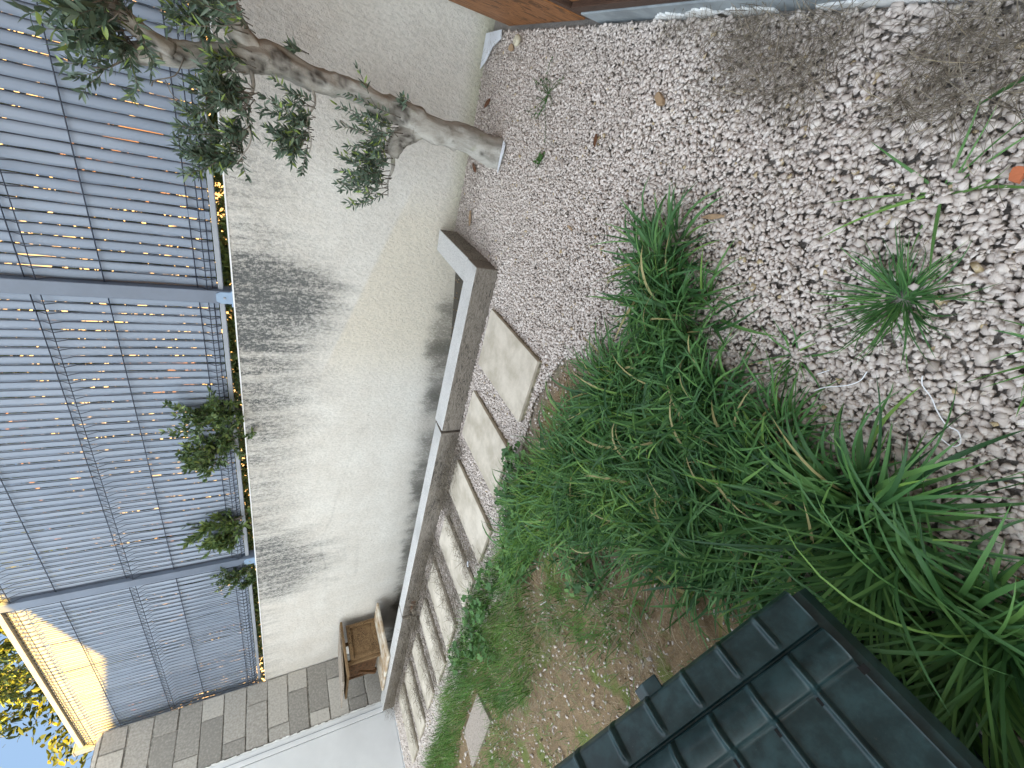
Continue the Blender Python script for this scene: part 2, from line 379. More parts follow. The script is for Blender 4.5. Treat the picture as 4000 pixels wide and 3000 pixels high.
def blades(base, az, L, W, th0, th1, segs=6, twist=None, seed=0, fold=.25):
    """grass blades: arrays of N. returns V, F, and index of blade per vertex"""
    g = np.random.default_rng(seed); n = len(base); base = np.asarray(base, float)
    s = np.linspace(0, 1, segs + 1)
    th = th0[:, None] + (th1 - th0)[:, None] * s[None, :] ** 1.4
    az2 = az[:, None] + (g.normal(0, .5, n)[:, None]) * s[None, :] ** 1.5
    dz = np.cos(th); dh = np.sin(th); step = (L / segs)[:, None]
    dx, dy = dh * np.cos(az2), dh * np.sin(az2)
    mid = lambda a: np.concatenate([np.zeros((n, 1)), np.cumsum((a[:, 1:] + a[:, :-1]) / 2 * step, 1)], 1)
    cx, cy, cz = base[:, 0:1] + mid(dx), base[:, 1:2] + mid(dy), base[:, 2:3] + mid(dz)
    cz = np.maximum(cz, base[:, 2:3] + .004 + .01 * s[None, :])
    tw = (g.normal(0, .5, n) if twist is None else twist)[:, None] * (s[None, :] * 1.6)
    sx, sy, sz = -np.sin(az2) * np.cos(tw), np.cos(az2) * np.cos(tw), np.sin(tw)
    prof = np.minimum(1, .45 + 2.2 * s) * (1 - s ** 2.6) ** .8 + .02
    w = W[:, None] * prof[None, :] * .5
    nx, ny, nz = -np.cos(az2) * dz, -np.sin(az2) * dz, dh
    V = np.empty((n, segs + 1, 3, 3))
    for j, q in ((0, -1), (2, 1)):
        V[:, :, j, 0] = cx + q * w * sx + nx * w * fold; V[:, :, j, 1] = cy + q * w * sy + ny * w * fold; V[:, :, j, 2] = cz + q * w * sz + nz * w * fold
    V[:, :, 1, 0] = cx; V[:, :, 1, 1] = cy; V[:, :, 1, 2] = cz
    idx = np.arange(n * (segs + 1) * 3).reshape(n, segs + 1, 3)
    F = np.stack([np.stack([idx[:, :-1, j], idx[:, :-1, j + 1], idx[:, 1:, j + 1], idx[:, 1:, j]], -1) for j in (0, 1)], 2).reshape(-1, 4)
    return V.reshape(-1, 3), F, np.repeat(np.arange(n), (segs + 1) * 3)
def grass_obj(name, base, az, L, W, th0, th1, tint, m, parent=None, segs=6, seed=0, origin=None, fold=.25):
    V, F, own = blades(base, az, L, W, th0, th1, segs, seed=seed, fold=fold)
    return arr_obj(name, V, F, m, parent, tint=np.clip(tint, 0, 1)[own], smooth=True, origin=origin)

def leaves(P, D, Lf, Wf, g, droop=.25):
    """lanceolate leaves at points P pointing along D (n,3)"""
    n = len(P); D = D / (np.linalg.norm(D, axis=1)[:, None] + 1e-9)
    r = g.normal(0, 1, (n, 3)); S = np.cross(D, r); S /= np.linalg.norm(S, axis=1)[:, None] + 1e-9; U = np.cross(S, D)
    Lf = Lf[:, None]; Wf = Wf[:, None]
    ts = [0, .3, .65, 1]; ws = [.12, .5, .42, .02]
    rows = []
    for t, q in zip(ts, ws):
        c = P + D * Lf * t + U * Lf * (-droop * t * t)
        rows.append(np.stack([c - S * Wf * q, c - U * Wf * .12 * (q > .1), c + S * Wf * q], 1))
    V = np.stack(rows, 1)
    idx = np.arange(n * 12).reshape(n, 4, 3)
    F = np.stack([np.stack([idx[:, :-1, j], idx[:, :-1, j + 1], idx[:, 1:, j + 1], idx[:, 1:, j]], -1) for j in (0, 1)], 2).reshape(-1, 4)
    return V.reshape(-1, 3), F, n * 12
def inside(poly, x, y):
    c = np.zeros(np.shape(x), bool); n = len(poly)
    for i in range(n):
        x1, y1 = poly[i]; x2, y2 = poly[(i + 1) % n]
        m = ((y1 > y) != (y2 > y)); xi = (x2 - x1) * (y - y1) / (y2 - y1 + 1e-12) + x1
        c ^= m & (x < xi)
    return c
def scatter(poly, n, g):
    xs = [p[0] for p in poly]; ys = [p[1] for p in poly]; out = np.zeros((0, 2))
    while len(out) < n:
        q = np.stack([g.uniform(min(xs), max(xs), n * 2), g.uniform(min(ys), max(ys), n * 2)], 1)
        out = np.vstack([out, q[inside(poly, q[:, 0], q[:, 1])]])
    return out[:n]

# ------------------------------------------------------------------ layout (metres; x along the wall, y towards it)
WALL_Y, WALL_TOP, BLOCK_X = 2.795, 1.284, -5.948
LUSH = [(-.18, 1.0), (-.30, .86), (-.38, .74), (-.46, .62), (-.54, .5), (-.54, .38), (-.50, .2), (-.50, .05), (-.56, -.04), (-.60, .17), (-.85, .20), (-1.06, .33), (-1.16, .48), (-1.28, .66),
        (-1.6, .86), (-2.0, 1.05), (-1.9, 1.17), (-1.5, 1.28), (-1.12, 1.15), (-.78, 1.02), (-.50, .93), (-.36, 1.03), (-.22, 1.06)]
SOIL = [(-2.2, 1.12), (-1.5, 1.02), (-1.15, .85), (-.98, .6), (-.85, .3), (-.8, .05), (-2, -.3), (-6, -.3), (-6, 1.25), (-4.6, 1.15), (-3.0, 1.2)]
SMALL = [(-1.45, 1.35), (-1.2, 1.12), (-.9, 1.02), (-.7, 1.15), (-.78, 1.30), (-1.1, 1.40)]
ODD = [(-3.11, .967), (-3.588, .933), (-3.66, .74), (-3.03, .775)]
def in_bed(x, y): return (y > 2.19) & (y < 2.83) & (x < -.80)

# ------------------------------------------------------------------ ground sheet
def build_ground():
    xs = np.concatenate([[-300, -60, -20, -9], np.arange(-6.4, 1.0, .035), [3, 10, 60, 300]])
    ys = np.concatenate([[-300, -60, -10, -3], np.arange(-.6, 3.0, .035), [5, 12, 60, 300]])
    X, Y = np.meshgrid(xs, ys, indexing='ij'); Z = np.zeros_like(X)
    soil = np.zeros_like(X)
    for dx in (-.07, 0, .07):
        for dy in (-.07, 0, .07):
            soil += (inside(SOIL, X + dx, Y + dy) | inside(SMALL, X + dx, Y + dy)) / 9.
    bed = in_bed(X, Y).astype(float)
    Z = -.012 + .006 * np.sin(X * 7) * np.cos(Y * 9) + soil * .014 + rng.normal(0, .002, X.shape)
    near = np.clip((X + 1.6) / .8, 0, 1)
    Z = np.where(bed > 0, -.13 + .10 * near, Z)
    nx, ny = len(xs), len(ys); idx = np.arange(nx * ny).reshape(nx, ny)
    F = np.stack([idx[:-1, :-1], idx[1:, :-1], idx[1:, 1:], idx[:-1, 1:]], -1).reshape(-1, 4)
    o = arr_obj('ground', np.stack([X, Y, Z], -1).reshape(-1, 3), F, M['ground'], smooth=True, attrs={'soil': soil.ravel(), 'bed': bed.ravel()})
    tag(o, kind='structure')
build_ground()

# ------------------------------------------------------------------ rendered boundary wall
t = thing('boundary_wall', (-2.3, WALL_Y, 0), 'long white rendered garden wall with grey dirt streaks, below the slatted fence', 'wall')
b = MB(); b.box((-6.3, WALL_Y, -.4), (1.6, WALL_Y + .2, WALL_TOP)); b.build('wall', M['render'], t)
b = MB(); b.box((-6.3, WALL_Y - .0045, WALL_TOP), (1.6, WALL_Y + .206, WALL_TOP + .008)); o = b.build('coping', M['white_edge'], t)

# ------------------------------------------------------------------ concrete block wall
def build_block_wall():
    t = thing('block_wall', (BLOCK_X, 1.5, 0), 'tall unrendered grey concrete block wall closing the yard beside the white panel', 'wall')
    V, F, T = [], [], []
    b = MB(); b.box((BLOCK_X - .2, 2.146, -.3), (BLOCK_X - .004, 2.79, 2.715)); b.box((BLOCK_X - .2, -2.5, 1.95), (BLOCK_X - .004, 2.143, 2.712)); b.box((BLOCK_X - .2, -2.5, -.3), (BLOCK_X - .004, .55, 1.947))
    b.build('mortar', M['mortar'], t)
    bm = bmesh.new(); lay = bm.verts.layers.float.new('tint')
    for k in range(-1, 14):
        z0 = .07 + .2 * (k - 1) + .2; off = .28 if k % 2 else 0
        y = 2.787 - (.21 if k % 2 == 0 else .49)
        spans = [(max(y, 2.15), 2.787)]
        while y > -2.5: spans.append((y - .5, y)); y -= .5
        for a, c in spans:
            if z0 < 1.9: a, c = (max(a, 2.16), c)
            if c - a < .03: continue
            ty = rnd.random(); dz = rnd.uniform(-.004, .004); dx = rnd.uniform(-.006, .004)
            A = Vector((BLOCK_X - .12, a + .005, z0 + .006 + dz)); B = Vector((BLOCK_X + .008 + dx, c - .005, min(z0 + .194 + dz, 2.71)))
            vs = bmesh.ops.create_cube(bm, size=1)['verts']; cc = (A + B) / 2; d = B - A
            for v in vs: v.co = Vector((v.co.x * d.x, v.co.y * d.y + rnd.uniform(-.007, .007), v.co.z * d.z + rnd.uniform(-.005, .005))) + cc; v[lay] = ty
            r = bmesh.ops.bevel(bm, geom=list({e for v in vs for e in v.link_edges}), offset=.005, segments=2, profile=.6, affect='EDGES')
            for f in r['faces']:
                for v in f.verts: v[lay] = ty
    for v in bm.verts: v.co -= t.location
    me = bpy.data.meshes.new('blocks'); bm.to_mesh(me); bm.free(); me.materials.append(M['block']); link(bpy.data.objects.new('blocks', me), t)
build_block_wall()

# white pvc panel door in the block wall
t = thing('white_door', (BLOCK_X, 1.35, 0), 'plain white plastic door panel set in the concrete block wall', 'door')
b = MB(); x0, x1 = BLOCK_X - .06, BLOCK_X + .022
b.box((x0, 2.045, -.07), (x1, 2.142, 1.945), .004); b.box((x0, .555, -.07), (x1, .65, 1.945), .004); b.box((x0, .652, -.07), (x1, 2.043, .02), .004); b.box((x0, .652, 1.86), (x1, 2.043, 1.945), .004)
b.build('frame', M['pvc'], t)
b = MB(); b.box((x1 + .0005, 2.09, -.065), (x1 + .006, 2.094, 1.93)); b.build('bead', M['rail'], t)
b = MB(); b.box((x0 + .01, .656, .025), (x1 - .008, 2.039, 1.856), .003); b.build('panel', M['pvc'], t)
b = MB()
for k in range(60):
    z = -.05 + k * .034; b.box((BLOCK_X - .004, 2.142, z), (BLOCK_X + .012 + rnd.uniform(0, .008), 2.150 + rnd.uniform(0, .012), z + .036), 0, jit=.002)
b.build('sealant', M['chalk'], t)
b = MB(); b.box((x1, .70, .95), (x1 + .012, .735, 1.12), .003); b.box((x1 + .012, .71, 1.03), (x1 + .05, .725, 1.045)); b.box((x1 + .04, .71, 1.03), (x1 + .055, .83, 1.045), .002); b.build('handle', M['rail'], t)

# ------------------------------------------------------------------ fence on the wall
FY = 2.863
def build_fence():
    t = thing('slatted_fence', (-2.4, FY, WALL_TOP), 'grey wire mesh fence filled with grey-blue plastic slats, standing on the white wall', 'fence')
    posts = [1.22, -1.28, -3.78, -6.28]
    for px in posts:
        b = MB(); b.box((px - .04, FY - .045, WALL_TOP + .012), (px + .04, FY + .035, 2.95), .004)
        b.box((px - .044, FY - .047, 2.951), (px + .044, FY + .037, 2.962)); p = b.build('post', M['metal'], t)
        b = MB(); b.box((px - .05, FY - .065, WALL_TOP + .009), (px + .05, FY + .05, WALL_TOP + .017)); b.prism([(px - .036, WALL_TOP + .017), (px + .036, WALL_TOP + .017), (px + .036, WALL_TOP + .07), (px + .022, WALL_TOP + .092), (px - .022, WALL_TOP + .092), (px - .036, WALL_TOP + .07)], FY - .053, FY - .0462, 1)
        bp = b.build('base_plate', M['foot'], t)
        b = MB(); b.box((px - .006, FY - .058, WALL_TOP + .045), (px + .006, FY - .0535, WALL_TOP + .057), .001); b.build('bolt', M['rail'], t)
    zw = [1.464, 1.393, 1.868, 2.168, 2.57, 2.855]; folds = [1.417, 2.122, 2.80]
    for i in range(3):
        xa, xb = posts[i + 1] + .042, posts[i] - .042
        n = int(round((xb - xa) / .0555)); pitch = (xb - xa) / n
        g = np.random.default_rng(50 + i)
        # slats
        Vs, Fs, tin, bb = [], [], [], 0
        zs = np.linspace(1.372, 2.872, 31)
        for k in range(n):
            cx = xa + (k + .5) * pitch; wd = pitch - .0044
            wav = .004 * np.sin(zs * 5 + i * 2 + k * .08) + (.007 if i == 2 else .004) * np.sin(zs * 9 + k * .13 + i)
            amp = .0016 * np.sin(zs * g.uniform(8, 14) + g.uniform(0, 6)) + .0007 * g.normal(0, 1, 31)
            if i == 1 and k in (7, 8, 1) or (i == 2 and k % 9 == 4): amp = amp + .010 * np.exp(-((zs - g.uniform(1.5, 2.0)) / .12) ** 2) * (1 if k % 2 else -1)
            ta = g.uniform(-.06, .06)
            rows = []
            for j, z in enumerate(zs):
                for dx, dy in ((-wd / 2, 0), (-wd / 6, -.0035), (wd / 6, -.0035), (wd / 2, 0), (wd / 2, .0015), (-wd / 2, .0015)):
                    rows.append((cx + dx + amp[j], FY + .006 + dy + wav[j] * .6 + dx * ta, z))
            Vs.append(np.array(rows)); q = []
            for j in range(30):
                for a in range(6): q.append((j * 6 + a, j * 6 + (a + 1) % 6, (j + 1) * 6 + (a + 1) % 6, (j + 1) * 6 + a))
            Fs.append(np.array(q) + bb); tin.append(np.full(len(rows), g.random())); bb += len(rows)
        arr_obj('privacy_slats', np.vstack(Vs), np.vstack(Fs), M['slat'], t, tint=np.concatenate(tin))
        # wires
        items = []
        for k in range(n + 1):
            cx = xa + k * pitch + .0004; z, path = 1.37, []
            pts = [(1.37, 0)]
            for f in folds: pts += [(f - .045, 0), (f, -.026), (f + .035, 0)] if f < 2.75 else [(f - .05, 0), (f, -.026), (f + .05, 0)]
            pts += [(2.875, 0)]
            items.append((np.array([(cx, FY - .008 + d, zz) for zz, d in pts]), .0025))
        for z in zw: items.append((np.array([(xa - .02, FY - .0125, z), (xb + .02, FY - .0125, z)]), .0030))
        for z in folds: items.append((np.array([(xa - .02, FY - .034, z), (xb + .02, FY - .034, z)]), .0026))
        tubes('wire_mesh', items, M['wire'], t, ns=5)
        b = MB(); b.box((xa - .02, FY - .018, 1.340), (xb + .02, FY + .024, 1.366), .003); b.build('bottom_rail', M['rail'], t)
        b = MB(); b.box((xa - .02, FY - .02, 2.880), (xb + .02, FY + .026, 2.915), .003); b.build('top_rail', M['rail'], t)
    b = MB(); b.box((-1.262 + .42 - .0, FY - .015, 1.37), (-1.262 + .46, FY - .0135, 1.50)); b.build('patch_strip', M['slat'], t)
build_fence()

# ------------------------------------------------------------------ house on the right (casts the yard's shade)
HX = .385
t = thing('house', (HX, 1.5, 0), 'house with orange-brown timber shutter and grey plinth edging the gravel', 'house')
b = MB(); b.prism([(-8, -.3), (3.4, -.3), (3.4, 4.0), (-8, 4.0)], HX + .07, 7, 0); b.build('wall', M['house'], t)
b = MB(); b.box((.3, -.22, 4.002), (7.3, 3.5, 4.12)); b.prism([(-.223, 3.9), (-.223, 4.12), (-.68, 4.50), (-1.05, 4.74), (-2, 4.9), (-8.1, 4.9), (-8.1, 3.9)], .3, .452, 0); b.build('roof', M['tiles'], t)  # rising end strip is an unseen addition, shaping the shadow edge on the fence
b = MB(); b.box((HX + .006, 1.842, .012), (HX + .050, 2.54, 2.3), .003); sh = b.build('shutter', M['shutter'], t)
b = MB(); b.box((HX + .01, 1.80, 0.0), (HX + .066, 1.838, 2.3), .002); b.build('door_post', M['frame_wood'], t)
b = MB(); b.box((HX, -1.2, -.1), (HX + .06, 1.775, .078), .004); b.build('plinth', M['sill'], t)
b = MB(); b.box((HX + .004, -1.2, .0795), (HX + .062, 1.775, .122), .003); b.build('threshold', M['frame_wood'], t)
b = MB(); b.box((HX + .022, .5, .1235), (HX + .064, 1.775, 2.3), .003); b.build('door_leaf', M['shutter'], t)
# plaster spills on the plinth
def spill(name, cx, cy, wy, hz, seed, label=None, par=t):
    g = random.Random(seed); ys = np.linspace(-wy, wy, 17)
    hs = [hz * max(.06, (1 - (y / wy) ** 2)) * g.uniform(.35, 1.1) for y in ys]
    pts = [(cy + y, -.01) for y in ys] + [(cy + y, .012 + h) for y, h in zip(ys[::-1], hs[::-1])]
    b = MB(); b.prism(pts, HX - .006, HX - .0005, 0); return b.build(name, M['chalk'], par)
spill('plaster_spill', HX, 1.36, .07, .032, 1); spill('plaster_spill', HX, 1.22, .075, .046, 2); spill('plaster_spill', HX, 1.08, .09, .026, 3); spill('plaster_spill', HX, .72, .16, .02, 5)

# ------------------------------------------------------------------ timber sleepers edging the bed
def sleeper(name, a, b_, m, label):
    o = MB().box(a, b_, .006, jit=.003).build(name, m, origin=((a[0] + b_[0]) / 2, (a[1] + b_[1]) / 2, 0))
    return tag(o, label, 'sleeper', 'weathered timber sleepers edging the bed')
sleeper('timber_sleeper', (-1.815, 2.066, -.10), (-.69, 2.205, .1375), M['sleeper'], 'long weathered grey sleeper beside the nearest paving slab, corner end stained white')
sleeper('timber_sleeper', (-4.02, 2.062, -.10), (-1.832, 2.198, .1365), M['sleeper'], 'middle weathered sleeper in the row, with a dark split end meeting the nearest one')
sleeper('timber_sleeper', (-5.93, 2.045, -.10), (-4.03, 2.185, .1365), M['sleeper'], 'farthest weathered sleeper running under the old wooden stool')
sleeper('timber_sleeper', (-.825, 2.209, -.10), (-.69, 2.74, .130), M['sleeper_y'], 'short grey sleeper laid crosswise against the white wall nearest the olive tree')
# rust-stained hole in the far sleeper
o = MB().box((-3.98, 2.0575, .035), (-3.80, 2.061, .075), .001, jit=.006).build('knot_hole', M['rust'], bpy.data.objects['timber_sleeper.001'])

# ------------------------------------------------------------------ stepping slabs
SL = [(-1.06, 1.705, .177, .28), (-1.60, 1.70, .175, .272), (-2.14, 1.66, .155, .295), (-2.64, 1.64, .155, .27), (-3.21, 1.665, .165, .27), (-3.70, 1.645, .155, .275), (-4.23, 1.65, .155, .255), (-4.77, 1.645, .17, .275), (-5.27, 1.645, .17, .295)]
SLAB_LABELS = ['nearest and largest pale stone slab, fully clear with a whitish bloom', 'second pale stone slab from the camera, weeds creeping over its lower corner', 'third stone slab along the sleepers, with a small yellow stain at its upper corner',
 'fourth stone slab along the sleepers, next to the bit of white litter', 'fifth stone slab along the sleepers, between dry weeds', 'sixth stone slab, lying before the dry tuft under the stool', 'seventh stone slab, third from the white door', 'eighth stone slab, next but one to the white door', 'farthest stone slab, touching the foot of the white door']
for i, (cx, cy, hx, hy) in enumerate(SL):
    t = thing('stepping_slab', (cx, cy, 0), SLAB_LABELS[i], 'paving slab', 'stone stepping slabs in a row beside the sleepers')
    rot = Matrix.Rotation(rnd.uniform(-.02, .02), 3, 'Z') @ Matrix.Rotation(rnd.uniform(-.012, .012), 3, 'X')
    MB().box((cx - hx, cy - hy, .020), (cx + hx, cy + hy, .036), .002, rot=rot).build('slab_top', M['slab'], t)
    MB().box((cx - hx + .003, cy - hy + .003, -.02), (cx + hx - .003, cy + hy - .003, .0215), .002, rot=rot).build('slab_edge', M['slab_edge'], t)
V = np.array([(x, y, .018 + (.006 if k % 2 else 0)) for k, (x, y) in enumerate(ODD)] + [(x, y, -.01) for x, y in ODD])
b = MB(); vs = [b.bm.verts.new(p) for p in V]; b.bm.faces.new(vs[:4]); b.bm.faces.new(vs[7:3:-1])
for i in range(4): b.bm.faces.new((vs[i], vs[i + 4], vs[(i + 1) % 4 + 4], vs[(i + 1) % 4]))
bmesh.ops.recalc_face_normals(b.bm, faces=b.bm.faces[:])
tag(b.build('weathered_board', M['oldwood3'], origin=(-3.3, .85, 0), bevel=.003), 'tapered weathered wooden board lying flat in the fine grass', 'board')

# ------------------------------------------------------------------ old wooden stool / cabinet in the corner
def build_stool():
    t = thing('wooden_stool', (-5.3, 2.45, .14), 'old brown wooden stool cabinet with two slabs standing in the far wall corner', 'stool')
    R = Matrix.Rotation(.02, 3, 'Z')
    MB().box((-5.58, 2.12, .142), (-4.86, 2.73, .168), .008, rot=R).build('base_slab', M['painted'], t)
    MB().box((-5.50, 2.17, .1685), (-4.95, 2.70, .176), .002, rot=R).build('base_paint', M['painted'], t)
    rt = Matrix.Rotation(math.radians(-4), 3, 'X') @ Matrix.Rotation(.03, 3, 'Z')
    MB().box((-5.66, 2.13, .548), (-5.13, 2.745, .566), .003, rot=rt, jit=.003).build('top_board', M['oldwood3'], t)
    MB().box((-5.62, 2.18, .518), (-5.08, 2.745, .540), .003, jit=.003).build('seat_board', M['oldwood'], t)
    # carcass
    MB().box((-5.165, 2.34, .20), (-5.15, 2.70, .47), .002).build('side_panel', M['oldwood'], t)
    b = MB(); x0, x1 = -5.152, -5.125
    b.box((x0, 2.33, .445), (x1, 2.715, .485), .003, jit=.002); b.box((x0, 2.33, .178), (x1, 2.715, .215), .003, jit=.002)
    b.box((x0, 2.33, .2155), (x1 - .002, 2.37, .4445), .003, jit=.001); b.box((x0, 2.675, .2155), (x1 - .002, 2.715, .4445), .003, jit=.001); b.build('frame', M['oldwood'], t)
    MB().box((-5.56, 2.345, .20), (-5.17, 2.36, .51), .002).build('front_panel', M['oldwood2'], t)
    MB().box((-5.57, 2.70, .178), (-5.54, 2.735, .512), .002).build('leg', M['oldwood2'], t)
    MB().box((-5.57, 2.335, .178), (-5.54, 2.37, .512), .002).build('leg', M['oldwood2'], t)
    MB().box((-5.17, 2.30, .178), (-5.14, 2.328, .512), .002).build('leg', M['oldwood'], t)
    MB().box((-5.36, 2.25, .20), (-5.33, 2.275, .42), .002, rot=Matrix.Rotation(math.radians(38), 3, 'Y')).build('brace', M['oldwood2'], t)
build_stool()

# ------------------------------------------------------------------ gravel
def stone_protos(n, g, npts=10, flat=.58):
    out = []
    for i in range(n):
        bm = bmesh.new()
        P = g.normal(0, 1, (npts, 3)); P /= np.linalg.norm(P, axis=1)[:, None]
        P = np.sign(P) * np.abs(P) ** .8
        P *= g.uniform(.85, 1.0, (npts, 1)); P *= np.array([g.uniform(.75, 1.15), g.uniform(.6, .85), flat * g.uniform(.75, 1.1)])
        vs = [bm.verts.new(p) for p in P]
        r = bmesh.ops.convex_hull(bm, input=vs); junk = [v for v in bm.verts if not v.link_faces]
        bmesh.ops.delete(bm, geom=junk, context='VERTS'); bmesh.ops.triangulate(bm, faces=bm.faces[:])
        bm.verts.index_update(); out.append((np.array([v.co[:] for v in bm.verts]) * .5, np.array([[v.index for v in f.verts] for f in bm.faces]))); bm.free()
    return out
def stones(name, P, size, tint, m, protos, g, tilt=.5, zsq=None):
    pid = g.integers(0, len(protos), len(P)); Vs, Fs, Ts, b = [], [], [], 0
    for k, (pv, pf) in enumerate(protos):
        ii = np.where(pid == k)[0]
        if len(ii) == 0: continue
        a = g.uniform(0, 2 * PI, len(ii)); tx = g.normal(0, tilt, len(ii)); ty = g.normal(0, tilt, len(ii))
        ca, sa, cx, sx, cy, sy = np.cos(a), np.sin(a), np.cos(tx), np.sin(tx), np.cos(ty), np.sin(ty); O = np.zeros(len(ii)); I = O + 1
        Rz = np.stack([np.stack([ca, -sa, O], -1), np.stack([sa, ca, O], -1), np.stack([O, O, I], -1)], 1)
        Rx = np.stack([np.stack([I, O, O], -1), np.stack([O, cx, -sx], -1), np.stack([O, sx, cx], -1)], 1)
        Ry = np.stack([np.stack([cy, O, sy], -1), np.stack([O, I, O], -1), np.stack([-sy, O, cy], -1)], 1)
        R = Rx @ Ry @ Rz
        V = np.einsum('nij,vj->nvi', R, pv) * size[ii][:, None, None] + P[ii][:, None, :]
        F = pf[None] + (np.arange(len(ii)) * len(pv))[:, None, None] + b
        Vs.append(V.reshape(-1, 3)); Fs.append(F.reshape(-1, 3)); Ts.append(np.repeat(tint[ii], len(pv))); b += len(ii) * len(pv)
    return arr_obj(name, np.vstack(Vs), np.vstack(Fs), m, tint=np.concatenate(Ts))
def grav_size(x, y):
    d = np.hypot(x, y)
    return .0128 + .0024 * np.clip((1.7 - d) / 1.0, 0, 1) + .005 * (x < -3.0)
def build_gravel():
    g = np.random.default_rng(3); protos = stone_protos(34, g)
    pts, sz = [], []
    for lay in (0, 1, 2):
        # cells whose pitch follows the local stone size
        y = -.35
        while y < 2.82:
            x = -5.95
            row = .0095
            n = int(6.4 / .0095)
            xs = np.linspace(-5.95, .41, n)
            s = grav_size(xs, y)
            keep = g.random(n) < (.0095 * row) / ((s * (.80, .78, .92)[lay]) ** 2)
            if lay == 2: keep &= (xs > -1.6)
            xs = xs[keep] + g.normal(0, .005, keep.sum()); ys = y + g.uniform(-.6, .6, keep.sum()) * row
            pts.append(np.stack([xs, ys, np.full(len(xs), lay)], 1)); y += row
    P = np.vstack(pts); x, y, lay = P.T
    soil = inside(SOIL, x, y) | inside(SMALL, x, y)
    edge = inside(SOIL, x + .08, y + .05)
    bed = in_bed(x, y)
    keep = (~soil | (g.random(len(x)) < .035)) & ~bed & (y < WALL_Y - .004) & (x < HX - .002)
    keep &= ~((x > HX - .012) & (y > -1))
    keep &= ~((y > 2.06) & (y < 2.2) & (x < -.7)) & ~((x > -.82) & (x < -.70) & (y > 2.2) & (y < 2.74))
    for cx, cy, hx, hy in SL: keep &= ~((abs(x - cx) < hx - .015) & (abs(y - cy) < hy - .015))
    keep &= ~((y < .08) & (x < -.72))
    for cx, cy in ((-.10, .385), (-.50, .19), (-.575, -.03), (-.47, .42)): keep &= np.hypot(x - cx, y - cy) > .028
    x, y, lay = x[keep], y[keep], lay[keep]
    s = grav_size(x, y) * np.clip(g.lognormal(0, .28, len(x)), .5, 1.8) * np.where(lay == 2, .85, 1.0)
    z = np.where(lay == 0, .001, np.where(lay == 1, .0085, .004)) * (grav_size(x, y) / .016) + g.normal(0, .002, len(x)) + .003 * np.sin(x * 6.1) * np.sin(y * 5.3)
    near = np.zeros(len(x), bool)
    for cx, cy, hx, hy in SL: near |= (abs(x - cx) < hx + .02) & (abs(y - cy) < hy + .02)
    z = np.where(near, np.minimum(z, .006), z)
    tint = np.clip(g.normal(.55, .19, len(x)), .02, .93); r = g.random(len(x)); tint = np.where(r < .012, 1.0, tint)
    # a dusting of lime makes some patches paler, leaf dust by the wall darker
    lime = np.exp(-((x - .22) / .16) ** 2 - ((y - 1.15) / .14) ** 2) + np.exp(-((x + .78) / .16) ** 2 - ((y - 1.98) / .10) ** 2) * .8 + .7 * np.exp(-((x - .1) / .1) ** 2 - ((y - 1.25) / .08) ** 2)
    tint = np.clip(tint + .5 * lime * g.random(len(x)), 0, .93 + .07 * (r < .012))
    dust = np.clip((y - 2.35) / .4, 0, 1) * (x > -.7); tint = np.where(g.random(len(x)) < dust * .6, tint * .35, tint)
    q = stones('gravel', np.stack([x, y, z], 1), s * 1.25, tint, M['gravel'], protos, g, .45)
    tag(q, 'layer of pale limestone gravel covering the yard', 'gravel', kind='stuff')
    # gravel fallen into the sunken bed
    n = 900; x = g.uniform(-5.9, -.85, n); y = g.uniform(2.21, 2.79, n); near = np.clip((x + 1.6) / .8, 0, 1)
    q = stones('bed_gravel', np.stack([x, y, -.128 + .10 * near + g.uniform(0, .006, n)], 1), g.uniform(.006, .02, n), np.clip(g.normal(.35, .25, n), 0, 1), M['pebble'], protos, g, .5)
    tag(q, 'scattered stones on the dark soil behind the sleepers', 'gravel', kind='stuff')
    # pebbles in the bare soil
    n = 24000; p = scatter(SOIL, n, g); p2 = scatter(SMALL, 1200, g); p = np.vstack([p[p[:, 0] > -5.9], p2]); n = len(p)
    q = stones('soil_pebbles', np.stack([p[:, 0], p[:, 1], g.uniform(-.002, .005, n)], 1), g.lognormal(-5.3, .5, n).clip(.002, .022), g.random(n), M['pebble'], protos, g, .4)
    tag(q, 'small tan and white pebbles bedded in the bare soil', 'pebbles', kind='stuff')
build_gravel()

# ------------------------------------------------------------------ grasses
def radial(n, c, r, g, L=(.15, .3), W=(.006, .012), th0=(.1, .9), bend=(.6, 1.6), tint=(.35, .2)):
    a = g.uniform(0, 2 * PI, n); rr = r * np.sqrt(g.random(n)); base = np.stack([c[0] + rr * np.cos(a), c[1] + rr * np.sin(a), np.zeros(n)], 1)
    az = a + g.normal(0, .5, n); t0 = g.uniform(*th0, n); t1 = t0 + g.uniform(*bend, n)
    return base, az, g.uniform(*L, n), g.uniform(*W, n), t0, t1, np.clip(g.normal(*tint, n), 0, 1)
def cat(parts): return [np.concatenate([p[i] for p in parts]) for i in range(7)]
def field(poly, n, g, L, W, th0, bend, tint, clump=40, spread=.6):
    p = scatter(poly, n, g); cl = scatter(poly, clump, g); ca = g.uniform(0, 2 * PI, clump)
    d = ((p[:, None, :] - cl[None]) ** 2).sum(-1); near = d.argmin(1)
    az = np.where(g.random(n) < .6, np.arctan2(p[:, 1] - cl[near][:, 1], p[:, 0] - cl[near][:, 0]), ca[near]) + g.normal(0, spread, n)
    t0 = g.uniform(*th0, n); ct = g.normal(0, .12, clump)
    return np.column_stack([p, np.zeros(n)]), az, g.uniform(*L, n), g.uniform(*W, n), t0, t0 + g.uniform(*bend, n), np.clip(g.normal(*tint, n) + ct[near], 0, 1)
